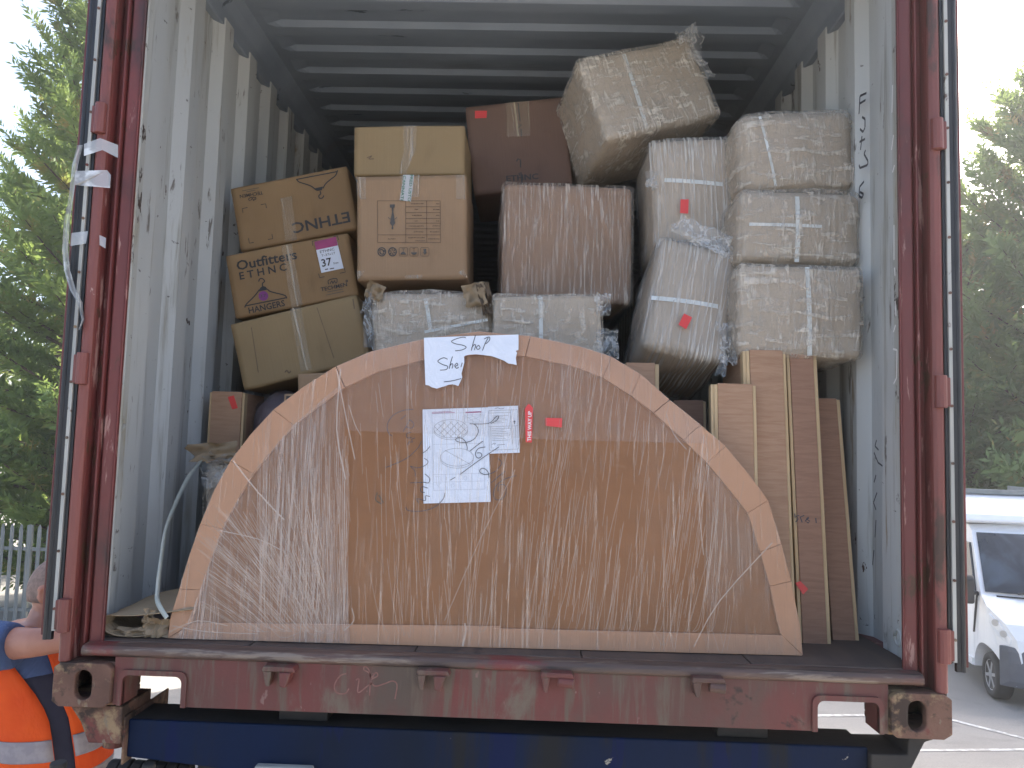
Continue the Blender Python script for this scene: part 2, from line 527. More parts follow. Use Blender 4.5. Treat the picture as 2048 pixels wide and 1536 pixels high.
def part(name, mb, mat, parent, label=None, **k):
    o = build(name, mb, mat, parent, **k)
    if label:
        o['label'] = label
    return o


def copy_tree(o, parent=None):
    c_ = o.copy()
    COL.objects.link(c_)
    if parent is not None:
        c_.parent = parent
    for ch in list(o.children):
        copy_tree(ch, c_)
    return c_


def catmull(pts, sub=6):
    P = [Vector(p) for p in pts]
    if len(P) < 3:
        return [tuple(p) for p in P]
    out = []
    for i in range(len(P) - 1):
        p0, p1, p2, p3 = P[max(i - 1, 0)], P[i], P[i + 1], P[min(i + 2, len(P) - 1)]
        for k in range(sub):
            t = k / sub
            out.append(tuple(.5 * ((2 * p1) + (p2 - p0) * t + (2 * p0 - 5 * p1 + 4 * p2 - p3) * t * t + (3 * p1 - p0 - 3 * p2 + p3) * t ** 3)))
    out.append(tuple(P[-1]))
    return out


TXT = {}


def text_mesh(body, bold):
    """outline text turned into a flat mesh, baseline-left at the origin, in x,y"""
    key = (body, bold)
    if key in TXT:
        return TXT[key]
    cu = bpy.data.curves.new('t', 'FONT')
    cu.body = body
    cu.offset = .018 if bold else 0.004
    cu.resolution_u = 2
    ob = bpy.data.objects.new('t', cu)
    COL.objects.link(ob)
    dg = bpy.context.evaluated_depsgraph_get()
    me = bpy.data.meshes.new_from_object(ob.evaluated_get(dg))
    bpy.data.objects.remove(ob)
    bpy.data.curves.remove(cu)
    co = np.zeros(len(me.vertices) * 3)
    me.vertices.foreach_get('co', co)
    co = co.reshape(-1, 3)
    TXT[key] = (co, [tuple(p.vertices) for p in me.polygons], co[:, 0].min(), co[:, 0].max(), co[:, 1].max())
    return TXT[key]


class Box:
    """a cuboid set by the photo corners of its front face (TL, TR, BR, BL) and their depths; local x = right, y = in, z = up,
    origin at the middle of its bottom"""

    def __init__(s, name, quad, ys, depth, label, cat, group=None):
        if not hasattr(ys, '__len__'):
            ys = [ys] * 4
        P = [at(q[0], q[1], y) for q, y in zip(quad, ys)]
        u = ((P[1] - P[0]) + (P[2] - P[3])) / 2
        v = ((P[0] - P[3]) + (P[1] - P[2])) / 2
        s.w, s.h, s.d = u.length, v.length, depth
        u.normalize()
        v = (v - u * v.dot(u)).normalized()
        nin = v.cross(u).normalized()
        if nin.y < 0:
            nin = -nin
        s.u, s.v, s.n = u, v, nin
        c_ = sum(P, Vector()) / 4
        s.front = c_
        org = c_ - v * s.h / 2 + nin * depth / 2
        s.o = thing(name, label, cat, group=group)
        R_ = Matrix((u, nin, v)).transposed()
        s.mw = Matrix.Translation(org) @ R_.to_4x4()
        s.o.matrix_world = s.mw
        s.o.location = org
        s.o.rotation_euler = R_.to_euler()
        s.inv = s.mw.inverted()
        s.yf = -depth / 2

    def lx(s, px, py):
        """local x,z on the front face seen at photo position px,py"""
        p = s.inv @ hit(px, py, s.front, s.n)
        return (p.x, p.z)

    def text(s, body, p0, p1, hpx, mat=None, bold=False, off=.0022, fit=True):
        co, fs, x0, x1, top = text_mesh(body, bold)
        a, b = Vector(s.lx(*p0)), Vector(s.lx(*p1))
        L = (b - a).length
        t = (b - a) / L
        q = Vector(s.lx(p0[0], p0[1] - hpx)) - a
        hh = q.length
        nn = Vector((-t.y, t.x))
        sx, sy = L / (x1 - x0), hh / .70
        vv = [(a.x + t.x * (p[0] - x0) * sx + nn.x * p[1] * sy, s.yf - off, a.y + t.y * (p[0] - x0) * sx + nn.y * p[1] * sy) for p in co]
        m_ = MB()
        m_.add(vv, fs)
        return part('lettering', m_, mat or M_ink, s.o, fix=False)

    def line(s, pl, w, mat, name='print', off=.002, curve=True, y=None):
        m_ = MB()
        for st in pl:
            p2 = [s.lx(*q) for q in st]
            if curve and len(p2) > 2:
                p2 = catmull(p2, 5)
            m_.ribbon(p2, w, (s.yf - off) if y is None else y)
        return part(name, m_, mat, s.o, fix=False)

    def poly(s, pts, mat, name, off=.0015, thick=.0008, label=None):
        m_ = MB()
        m_.prism([s.lx(*q) for q in pts], s.yf - off - thick, s.yf - off + .0002)
        return part(name, m_, mat, s.o, label)


def grid_box(w, d, h, seg=14, r=.02, bulge=.0, jit=.0, jscale=6.0, seed=0, inflate=0.0, sag=0.0):
    """rounded cuboid, bottom at z=0, as a welded grid; bulge swells the faces, jit roughens them"""
    bm = bmesh.new()
    bmesh.ops.create_cube(bm, size=2)
    bmesh.ops.subdivide_edges(bm, edges=bm.edges[:], cuts=seg, use_grid_fill=True)
    hx, hy, hz = w / 2 + inflate, d / 2 + inflate, h / 2 + inflate
    sv = Vector((seed * 3.17, seed * 1.71, seed * 5.3))
    for v in bm.verts:
        p = v.co.copy()
        # concentrate rows at the edges so that the rounding is smooth
        q = Vector([math.copysign(1 - (1 - abs(k)) ** 1.35, k) for k in p])
        a = Vector((q.x * hx, q.y * hy, q.z * hz))
        core = Vector((max(-hx + r, min(hx - r, a.x)), max(-hy + r, min(hy - r, a.y)), max(-hz + r, min(hz - r, a.z))))
        dv = a - core
        if dv.length > 1e-9:
            nrm = dv.normalized()
            a = core + nrm * min(r, dv.length) if dv.length > r else a
        else:
            nrm = Vector((0, 0, 1))
        fx, fy, fz = 1 - abs(q.x) ** 2, 1 - abs(q.y) ** 2, 1 - abs(q.z) ** 2
        big = max(range(3), key=lambda k: abs(q[k]))
        oth = [fx, fy, fz]
        oth.pop(big)
        ax = Vector((0, 0, 0))
        ax[big] = math.copysign(1, q[big])
        a = a + ax * bulge * oth[0] * oth[1]
        if jit:
            nn = Vector([mnoise.noise((a + sv) * jscale + Vector((k * 9.1, 0, 0))) for k in range(3)])
            n2 = Vector([mnoise.noise((a + sv) * jscale * 3.1 + Vector((k * 5.1, 4, 0))) for k in range(3)])
            a = a + nn * jit + n2 * jit * .4
        a.z += hz - inflate
        v.co = a
    me = bpy.data.meshes.new('box')
    bm.to_mesh(me)
    bm.free()
    return me


def carton(name, quad, ys, depth, mat, label, group=None, bev=.006, seed=1):
    b = Box(name, quad, ys, depth, label, 'cardboard box', group)
    link('carton_body', grid_box(b.w, b.d, b.h, 10, .007, -.002, .0018, 4, seed), mat, b.o, smooth=True)
    return b


def flap(b, cx, cz, w, h, seed, y=None, mat=None, name='film_flap', ang=0.0, curl=.03):
    """a loose crumpled scrap"""
    m_ = MB()
    nx, nz = 9, 9
    rr = random.Random(seed)
    ca, sa = math.cos(ang), math.sin(ang)
    vv = []
    for i in range(nx):
        for j in range(nz):
            u_, w_ = i / (nx - 1) - .5, j / (nz - 1) - .5
            k = 1 + .35 * mnoise.noise(Vector((math.atan2(w_, u_) * 1.3, seed, 0)))
            x, z = u_ * w * k, w_ * h * k
            yy = curl * mnoise.noise(Vector((u_ * 4, w_ * 4, seed * 2.3))) + curl * .5 * mnoise.noise(Vector((u_ * 9, w_ * 9, seed)))
            vv.append((cx + x * ca - z * sa, (b.yf - .02 if y is None else y) + yy, cz + x * sa + z * ca))
    m_.add(vv, [(i * nz + j, (i + 1) * nz + j, (i + 1) * nz + j + 1, i * nz + j + 1) for i in range(nx - 1) for j in range(nz - 1)])
    return part(name, m_, mat or M_flap, b.o, smooth=True, fix=False)


def wrapped(name, quad, ys, depth, label, mat=None, film=None, r=.035, bulge=.012, jit=.008, seed=1, group=None, cat='wrapped box'):
    b = Box(name, quad, ys, depth, label, cat, group)
    link('carton_body', grid_box(b.w, b.d, b.h, 14, r, bulge, jit * .6, 5, seed), mat or M_cardwrap, b.o, smooth=True)
    link('stretch_film', grid_box(b.w, b.d, b.h, 26, r * 1.1, bulge, jit, 7, seed, .009), film or M_film, b.o, smooth=True)
    b.bulge = bulge + .02
    return b


def strap_on(b, p, q, wpx_m=.014, mat=None):
    """a strap crossing the front face between two photo points, following its swell"""
    a, c_ = Vector(b.lx(*p)), Vector(b.lx(*q))
    m_ = MB()
    t = (c_ - a).normalized()
    nn = Vector((-t.y, t.x)) * wpx_m / 2
    k = 9
    L, R_ = [], []
    for i in range(k):
        s_ = a.lerp(c_, i / (k - 1))
        fx = 1 - min(1, abs(s_.x / (b.w / 2))) ** 2
        fz = 1 - min(1, abs((s_.y - b.h / 2) / (b.h / 2))) ** 2
        y = b.yf - .0065 - (b.bulge - .02) * fx * fz
        L.append((s_.x + nn.x, y, s_.y + nn.y))
        R_.append((s_.x - nn.x, y, s_.y - nn.y))
    m_.add(L + R_, [(i, i + 1, k + i + 1, k + i) for i in range(k - 1)])
    return part('strap', m_, mat or M_clip, b.o, fix=False)


def sticker_on(b, pts, mat=None, name='sticker', label=None):
    m_ = MB()
    y = b.yf - .018 - getattr(b, 'bulge', .02) + .02
    m_.prism([b.lx(*q) for q in pts], y - .001, y)
    return part(name, m_, mat or M_sticker, b.o, label)

# ------------------------------------------------------------------ ground
def gz(x, y):
    """the yard falls gently away beyond the container's rear end"""
    t = max(0.0, min(1.0, (y + 1.5) / 10.0))
    return -1.46 - 1.04 * (t * t * (3 - 2 * t) * .5 + t * .5)


xs = [-300, -120, -60, -30] + [-20 + 2 * i for i in range(21)] + [30, 60, 120, 300]
ysg = [-120, -60, -30, -12, -6, -3] + [-1.5 + .5 * i for i in range(24)] + [12, 16, 22, 32, 60, 120, 300, 600]
m = MB()
m.add([(x, y, gz(x, y)) for x in xs for y in ysg],
      [(i * len(ysg) + j, (i + 1) * len(ysg) + j, (i + 1) * len(ysg) + j + 1, i * len(ysg) + j + 1) for i in range(len(xs) - 1) for j in range(len(ysg) - 1)])
o = build('ground', m, M_concrete, smooth=True)
o['kind'] = 'structure'


def ground_hit(px, py):
    d = ray(px, py)
    lo, hi = .5, 80.0
    for _ in range(50):
        t = (lo + hi) / 2
        p = CAM_POS + d * t
        if p.z > gz(p.x, p.y):
            lo = t
        else:
            hi = t
    return CAM_POS + d * lo


def road_line(a, b, w, ext=0.0):
    a, b = Vector(a[:2]), Vector(b[:2])
    t = (b - a).normalized()
    a, b = a - t * ext, b + t * ext
    nn = Vector((-t.y, t.x)) * w / 2
    m_ = MB()
    k = 24
    vv = []
    for i in range(k + 1):
        p = a.lerp(b, i / k)
        for sgn in (-1, 1):
            q = p + nn * sgn
            vv.append((q.x, q.y, gz(q.x, q.y) + .006))
    m_.add(vv, [(2 * i, 2 * i + 2, 2 * i + 3, 2 * i + 1) for i in range(k)])
    o_ = build('road_marking', m_, M_line)
    o_['kind'] = 'structure'
    return o_


road_line(ground_hit(1906, 1441), ground_hit(2048, 1477), .085, 2.5)
road_line(ground_hit(1905, 1501), ground_hit(2048, 1500), .075, 1.4)
road_line(ground_hit(1622, 1432), ground_hit(1750, 1431), .09, .6)

# ------------------------------------------------------------------ shipping container
LEN, WX = 12.19, 1.219
C = thing('shipping_container', 'open red shipping container loaded with wrapped boxes on a blue trailer', 'shipping container')


def corrugated_wall(sgn):
    """trapezoid corrugation along y, from the rear post to the front end"""
    prof = [(.17, 1.172), (.30, 1.172)]
    y = .30
    while y < LEN - .5:
        prof += [(y + .045, 1.204), (y + .045 + .10, 1.204), (y + .19, 1.172), (y + .19 + .085, 1.172)]
        y += .275
    prof += [(LEN - .1, 1.172)]
    m_ = MB()
    z0, z1 = .13, 2.40
    k = len(prof)
    zz = [z0, .6, 1.1, 1.6, 2.0, z1]
    inner = [(sgn * x, yy, z) for yy, x in prof for z in zz]
    outer = [(sgn * (x + .004), yy, z) for yy, x in prof for z in zz]
    nz = len(zz)
    for vv in (inner, outer):
        m_.add(vv, [(i * nz + j, (i + 1) * nz + j, (i + 1) * nz + j + 1, i * nz + j + 1) for i in range(k - 1) for j in range(nz - 1)])
    return m_


for sg in (-1, 1):
    ow = part('side_wall', corrugated_wall(sg), M_wall, C, fix=False)
    # inner flange of the rear corner post, grey-white and chipped
    m = MB()
    m.prism([(sg * 1.176, .098), (sg * 1.150, .104), (sg * 1.150, .116), (sg * 1.169, .125), (sg * 1.169, .20), (sg * 1.180, .20)], .155, 2.42, 'z')
    m.tube([(sg * 1.168, .150, .16), (sg * 1.168, .150, 2.42)], .010, 8)
    part('post_flange', m, M_wallpost, C, bevel=.003)
    m = MB()
    m.prism([(sg * 1.176, 2.3675), (sg * 1.176, 2.44), (sg * 1.15, 2.47), (sg * 1.12, 2.515), (sg * 1.219, 2.585), (sg * 1.219, 2.3675)], .06, LEN - .18)
    part('top_rail', m, M_roof, C, bevel=.006)
    m = MB()
    m.bx(sg * 1.170, sg * 1.219, .18, LEN - .18, .015, .165)
    part('bottom_rail', m, M_red, C, bevel=.004)
    # rear corner post: outer hinge bar, recess web and inner jamb
    m = MB()
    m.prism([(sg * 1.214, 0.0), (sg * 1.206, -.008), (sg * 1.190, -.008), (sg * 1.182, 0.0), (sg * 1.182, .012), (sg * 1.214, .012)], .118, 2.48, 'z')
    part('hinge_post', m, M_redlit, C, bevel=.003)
    m = MB()
    m.bx(sg * 1.152, sg * 1.2135, .0505, .11, .118, 2.48)
    m.bx(sg * 1.1835, sg * 1.2135, .0125, .0503, .118, 2.48)
    m.prism([(sg * 1.166, .028), (sg * 1.158, .028), (sg * 1.158, .0503), (sg * 1.166, .0503)], .16, 2.48, 'z')
    m.prism([(sg * 1.152, .038), (sg * 1.118, .044), (sg * 1.118, .058), (sg * 1.140, .096), (sg * 1.152, .096)], .15, 2.48, 'z')
    part('door_jamb', m, M_red, C, bevel=.004)
    # welds on the sealing edge of the jamb
    m = MB()
    m.tube([(sg * 1.1175, .0435, .16), (sg * 1.1175, .0435, 2.48)], .0035, 6)
    part('weld_bead', m, M_red, C)

# roof sheet, pressed crosswise, the pressings fade out before the rails
m = MB()
xsr = [-1.13, -1.09, -1.06, -1.03, -.5, 0, .5, 1.03, 1.06, 1.09, 1.13]
wr = [0, 0, .5, 1, 1, 1, 1, 1, .5, 0, 0]
prof = []
y = .18
while y < LEN - .25:
    prof += [(y, 0.0), (y + .070, 0.0), (y + .100, 1.0), (y + .185, 1.0)]
    y += .209
prof.append((LEN - .1, 0.0))
rv, rf = [], []
for zoff in (0, .003):
    o0 = len(rv)
    for yy, a in prof:
        for x, w_ in zip(xsr, wr):
            rv.append((x, yy, 2.504 + .019 * a * w_ + zoff))
    k = len(xsr)
    rf += [(o0 + i * k + j, o0 + i * k + j + 1, o0 + (i + 1) * k + j + 1, o0 + (i + 1) * k + j) for i in range(len(prof) - 1) for j in range(k - 1)]
m.add(rv, rf)
part('roof_panel', m, M_roof, C, fix=False)
m = MB()
m.prism([(0.0, 2.46), (0.0, 2.585), (.19, 2.585), (.19, 2.50), (.05, 2.50), (.05, 2.46)], -1.056, 1.056, 'x')
part('door_header', m, M_red, C, bevel=.005)
m = MB()
m.bx(-1.215, 1.215, LEN - .1, LEN - .06, .02, 2.58)
part('front_wall', m, M_wall, C)

# floor sheets
for i in range(5):
    m = MB()
    x0 = -1.168 + i * .4672
    m.bx(x0 + .0015, x0 + .4657, .05, LEN - .12, .139, .167 - .001 * (i % 2))
    part('floor_board', m, M_floor, C, bevel=.002)

# rear sill: worn tread with rolled lip, front plate with two lifting pockets
m = MB()
m.prism([(.049, .1655), (.018, .166), (.002, .163), (-.006, .155), (-.006, .143), (.002, .135), (.049, .135)], -1.150, 1.150, 'x')
part('sill_tread', m, M_tread, C, bevel=.003)
m = MB()
px0, px1, pz = .865, 1.03, .088
out = [(-1.056, .134), (1.056, .134), (1.056, .008), (px1, .008)]


def notch(x0, x1, z, r=.018):
    """rounded inverted-U from (x1, low) to (x0, low)"""
    p = [(x1, .006), (x1, z - r)]
    p += [(x1 - r + r * math.cos(a), z - r + r * math.sin(a)) for a in (.4, .8, 1.2, math.pi / 2)]
    p += [(x0 + r + r * math.cos(a), z - r + r * math.sin(a)) for a in (math.pi / 2, 1.95, 2.35, 2.75, math.pi)]
    p += [(x0, .006)]
    return p


outl = [(-1.056, .1345), (1.056, .1345), (1.056, .006)] + notch(px0, px1, pz) + notch(-px1, -px0, pz) + [(-1.056, .006)]
m.prism(outl, .004, .012)
osill = part('sill_plate', m, M_sill, C)
bm = bmesh.new()
bm.from_mesh(osill.data)
bmesh.ops.triangulate(bm, faces=[f for f in bm.faces if len(f.verts) > 4])
bm.to_mesh(osill.data)
bm.free()
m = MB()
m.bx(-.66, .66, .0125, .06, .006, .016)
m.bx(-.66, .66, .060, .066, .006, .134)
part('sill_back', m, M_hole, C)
for sg in (-1, 1):
    m = MB()
    fr = [(sg * a, b) for a, b in notch(px0, px1, pz)]
    fo = [(sg * a, b) for a, b in notch(px0 - .014, px1 + .012, pz + .014, .022)]
    k = len(fr)
    vv = [(a, -.004, b) for a, b in fr] + [(a, -.004, b) for a, b in fo] + [(a, .0038, b) for a, b in fo] + [(a, .09, b) for a, b in fr]
    m.add(vv, [(i, i + 1, k + i + 1, k + i) for i in range(k - 1)] + [(k + i, k + i + 1, 2 * k + i + 1, 2 * k + i) for i in range(k - 1)] +
          [(i, i + 1, 3 * k + i + 1, 3 * k + i) for i in range(k - 1)])
    part('lifting_pocket', m, M_sill, C, smooth=False)


def casting(sg, y0, z0):
    """hollow corner casting with an oval hole in its face"""
    m_ = MB()
    w, h, d, t = .162, .118, .178, .026
    xa, xb = sg * (WX - w), sg * WX
    cx, cz = sg * (WX - .085 - (0 if sg < 0 else .008)), z0 + .059
    ov = []
    for k in range(24):
        a = 2 * math.pi * (k + .5) / 24
        ov.append((cx + .0235 * math.cos(a), cz + (.0175 if math.sin(a) > 0 else -.0175) + .0225 * math.sin(a)))
    # face plate: ring between the oval and the square
    sq = []
    for k in range(24):
        a = 2 * math.pi * (k + .5) / 24
        ca, sa = math.cos(a), math.sin(a)
        sc = 1 / max(abs(ca), abs(sa))
        rx = (max(xa, xb) - cx) if ca > 0 else (cx - min(xa, xb))
        sq.append((cx + rx * ca * sc, cz + .059 * sa * sc))
    yf, yb = y0, y0 + t
    vv = [(a, yf, b) for a, b in sq] + [(a, yf, b) for a, b in ov] + [(a, yb, b) for a, b in ov] + [(a, yb, b) for a, b in sq]
    fs = []
    for i in range(24):
        j = (i + 1) % 24
        fs += [(i, j, 24 + j, 24 + i), (24 + i, 24 + j, 48 + j, 48 + i), (48 + i, 48 + j, 72 + j, 72 + i), (72 + i, 72 + j, j, i)]
    m_.add(vv, fs)
    lo, hi = min(xa, xb), max(xa, xb)
    m_.bx(lo, hi, yb, y0 + d, z0, z0 + .018)
    m_.bx(lo, hi, yb, y0 + d, z0 + .100, z0 + .118)
    m_.bx(lo, lo + .012, yb, y0 + d, z0 + .018, z0 + .100)
    m_.bx(hi - .012, hi, yb, y0 + d, z0 + .018, z0 + .100)
    m_.bx(lo + .012, hi - .012, y0 + d - .012, y0 + d, z0 + .018, z0 + .100)
    oc = part('corner_casting', m_, M_cast, C, bevel=.004)
    return oc


for sg in (-1, 1):
    casting(sg, -.012, 0.0)
    casting(sg, -.012, 2.4735)

# locking-bar cam keepers on the sill
for px, py, kind in ((563, 1345, 0), (867, 1352, 1), (1112, 1357, 2), (1411, 1367, 3)):
    p = at(px, py, 0.0)
    m = MB()
    w = .041
    x, z = p.x, p.z + .006
    m.prism([(x - w, z + .018), (x + w, z + .018), (x + w + .008, z + .004), (x - w - .003, z + .004)], -.036, .0038)
    m.prism([(x - w, z + .0045), (x - w + .024, z + .0045), (x - w + .018, z - .036), (x - w + .008, z - .034)], -.034, .0037)
    if kind in (0, 1):
        m.prism([(x + .004, z + .0045), (x + w - .004, z + .0045), (x + .024, z - .036), (x + .008, z - .032)], -.042, .0037)
    else:
        m.tube([(x + .004, -.026, z - .006), (x + w + .006, -.028, z - .010)], .014, 12)
    part('cam_keeper', m, M_sill, C, bevel=.003)

# chalk scrawl on the sill
m = MB()
for st in ([(693, 1347), (680, 1352), (669, 1370), (673, 1385), (690, 1387), (698, 1377)], [(712, 1360), (718, 1359), (716, 1385), (735, 1372), (745, 1365)],
           [(739, 1391), (740, 1350), (728, 1340), (730, 1333), (738, 1340), (742, 1355), (752, 1345), (755, 1352), (742, 1360), (750, 1372), (770, 1367), (785, 1362), (794, 1370), (790, 1398)]):
    m.ribbon([(at(a, b, .003).x, at(a, b, .003).z) for a, b in catmull([(q[0], q[1], 0) for q in st], 5) and [(c_[0], c_[1]) for c_ in catmull([(q[0], q[1], 0) for q in st], 5)]], .0035, .0028)
part('chalk_mark', m, M_chalk, C, fix=False)

# opened doors folded back along the outside of the container
for sg in (-1, 1):
    m = MB()
    xo, xi = sg * 1.268, sg * 1.222
    m.bx(sg * 1.2735, sg * 1.266, .006, 1.16, .185, 2.43)
    m.bx(sg * 1.228, sg * 1.2655, .0125, .05, .195, 2.43)
    m.bx(sg * 1.226, sg * 1.2618, .0505, 1.15, .20, 2.42)
    od = part('door', m, M_red, C, label='opened door folded back along the %s side of the container' % ('left' if sg < 0 else 'right'), bevel=.003)
    m = MB()
    m.tube([(sg * 1.2555, .004, .175), (sg * 1.2555, .004, 2.44)], .0085, 10)
    m.bx(sg * 1.238, sg * 1.2495, -.001, .012, .175, 2.43)
    m.bx(sg * 1.218, sg * 1.2275, .003, .03, .195, 2.43)  # black strip in the door gap: the gap's shade put in as a dark part
    part('gasket_and_gap_shade', m, M_rubber, od)
    m = MB()
    m.bx(sg * 1.2278, sg * 1.2378, -.003, .0122, .20, 2.42)
    part('gasket_strip', m, M_strip, od)
    for k in range(14):
        m = MB()
        z = .26 + k * .158
        m.tube([(sg * 1.2328, -.0062, z), (sg * 1.2328, -.0031, z)], .0042, 8)
        part('screw', m, M_cast, od)
    for z in (.245, .93, 1.66, 2.32):
        m = MB()
        m.tube([(sg * 1.199, -.012, z - .045), (sg * 1.199, -.012, z + .045)], .0165, 12)
        m.bx(sg * 1.199, sg * 1.228, -.010, .002, z - .04, z + .04)
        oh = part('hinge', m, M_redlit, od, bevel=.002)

# plastic bag and tape stuck across the left door edge
od = [o_ for o_ in C.children if o_.name.startswith('door') and 'label' in o_ and 'left' in o_['label']][0]
for k, (pts, y) in enumerate((([(168, 288), (200, 276), (236, 290), (236, 316), (205, 300), (168, 312)], -.016),
                              ([(150, 342), (214, 340), (222, 350), (220, 376), (160, 371), (150, 370)], -.016),
                              ([(143, 466), (176, 462), (172, 487), (141, 492)], -.014),
                              ([(199, 470), (212, 476), (211, 497), (199, 490)], -.010))):
    m = MB()
    m.add([at(a, b, y + .004 * math.sin(i * 2.1)) for i, (a, b) in enumerate(pts)], [tuple(range(len(pts)))])
    part('tape', m, M_tapeclear, od, fix=False)
m = MB()
rows = [(160, 290, 12), (150, 330, 12), (143, 390, 9), (134, 440, 12), (130, 500, 12), (134, 540, 12), (146, 580, 12), (160, 605, 10), (166, 640, 5), (158, 660, 2)]
vv = []
for i, (a, b, w) in enumerate(rows):
    for j in range(5):
        t = j / 4 - .5
        vv.append(at(a + w * t, b, -.015 + .012 * math.sin(i * 1.7 + j * 2.1)))
m.add(vv, [(i * 5 + j, (i + 1) * 5 + j, (i + 1) * 5 + j + 1, i * 5 + j + 1) for i in range(len(rows) - 1) for j in range(4)])
part('plastic_bag', m, M_tapeclear, od, smooth=True, fix=False)

# lashing eyes inside
for sg, y, z in ((-1, 2.55, 2.30), (1, 1.95, 2.27), (1, .19, .22), (-1, .16, .78)):
    m = MB()
    m.tube([(sg * 1.168, y + .022 * math.cos(a), z + .022 * math.sin(a)) for a in [k * math.pi / 5 for k in range(11)]], .005, 6)
    part('lashing_eye', m, M_wallpost, C, smooth=True)

# writing on the right wall: marker letters down the wall edge, white chalk figures beside the post
def wall_pt(px, py, x=1.1712):
    d = ray(px, py)
    p = CAM_POS + d * ((x - CAM_POS.x) / d.x)
    return p


def wall_ribbon(strokes, w, mat, name, x):
    for st in strokes:
        m_ = MB()
        P = [wall_pt(a, b, x) for a, b in st]
        for i in range(len(P) - 1):
            t = (P[i + 1] - P[i]).normalized()
            nn = Vector((0, -t.z, t.y)) * w / 2
            m_.quad(P[i] - nn, P[i + 1] - nn, P[i + 1] + nn, P[i] + nn)
        part(name, m_, mat, C, fix=False)


wall_ribbon([[(1733, 186), (1720, 192), (1718, 228)], [(1731, 200), (1720, 207)],
             [(1724, 234), (1730, 238), (1730, 255), (1726, 264), (1720, 258)], [(1719, 284), (1730, 278)], [(1724, 272), (1721, 300)],
             [(1731, 300), (1728, 308), (1736, 322), (1735, 330), (1720, 336), (1718, 330)],
             [(1728, 363), (1719, 374), (1718, 392), (1724, 396), (1727, 388), (1720, 384)]], .008, M_pen, 'handwriting', 1.1700)
# bare grubby marks
wall_ribbon([[(1753, 880), (1750, 892), (1757, 900)], [(1748, 905), (1756, 925), (1765, 932)], [(1752, 950), (1748, 965)], [(1754, 985), (1747, 1005), (1752, 1020)],
             [(1752, 1040), (1750, 1075)], [(1748, 1100), (1745, 1130)]], .006, M_pen, 'scuff', 1.1700)
# white chalk figures at the front edge of the right wall
wall_ribbon([[(1789, 535), (1790, 552)], [(1790, 602), (1792, 632)], [(1791, 650), (1787, 664)], [(1786, 698), (1794, 700), (1793, 756), (1787, 768)], [(1785, 170), (1784, 225)], [(1787, 270), (1783, 300)],
             [(1789, 330), (1785, 345)], [(1788, 450), (1788, 520)]], .006, M_white, 'chalk_figures', 1.1495)

# ------------------------------------------------------------------ trailer chassis
T = thing('trailer_chassis', 'dark navy blue trailer chassis carrying the red container', 'trailer', (0, 0, gz(0, 1)))
zt = -gz(0, 1)
m = MB()
lo = [(-1.03, -.150), (-.6, -.185), (-.2, -.225), (.3, -.235), (.8, -.235), (1.02, -.235)]
m.prism([(-1.03, -.048), (1.02, -.048)] + lo[::-1], .05, .062)
for v_ in range(len(m.v)):
    a = m.v[v_]
    m.v[v_] = (a[0], a[1], a[2] + zt)
part('cross_beam', m, M_blue, T, bevel=.004)
m = MB()
m.bx(-.62, -.48, .09, .20, -.047 + zt, -.006 + zt)
m.bx(.62, .76, .09, .20, -.047 + zt, -.006 + zt)
m.bx(-1.03, 1.02, .0625, .20, -.056 + zt, -.049 + zt)  # top of the cross beam, dark: shade below the sill put into its colour
m.bx(-.5, .5, .205, .26, -.20 + zt, -.002 + zt)
part('bolster', m, M_under, T, bevel=.003)
for sg in (-1, 1):
    m = MB()
    if sg < 0:
        poly = [(-1.185, -.004), (-1.035, -.004), (-1.035, -.105), (-1.125, -.105), (-1.15, -.05)]
        m.prism([(a, b + zt) for a, b in poly], .02, .19)
        m.tube([(-1.085, .09, -.106 + zt), (-1.085, .09, -.135 + zt)], .032, 14)
        m.bx(-1.036, -1.030, .03, .30, -.165 + zt, -.034 + zt)
    else:
        poly = [(1.02, -.058), (1.118, -.056), (1.122, -.004), (1.19, -.004), (1.19, -.014), (1.165, -.022), (1.13, -.09), (1.09, -.14), (1.02, -.20)]
        m.prism([(a, b + zt) for a, b in poly], .03, .19)
    part('twistlock_bracket', m, M_cast if sg < 0 else M_under, T, bevel=.004)
    m = MB()
    m.bx(sg * .36, sg * .48, .262, LEN - 1, -.40 + zt, -.012 + zt)
    part('main_rail', m, M_blue, T, bevel=.006)
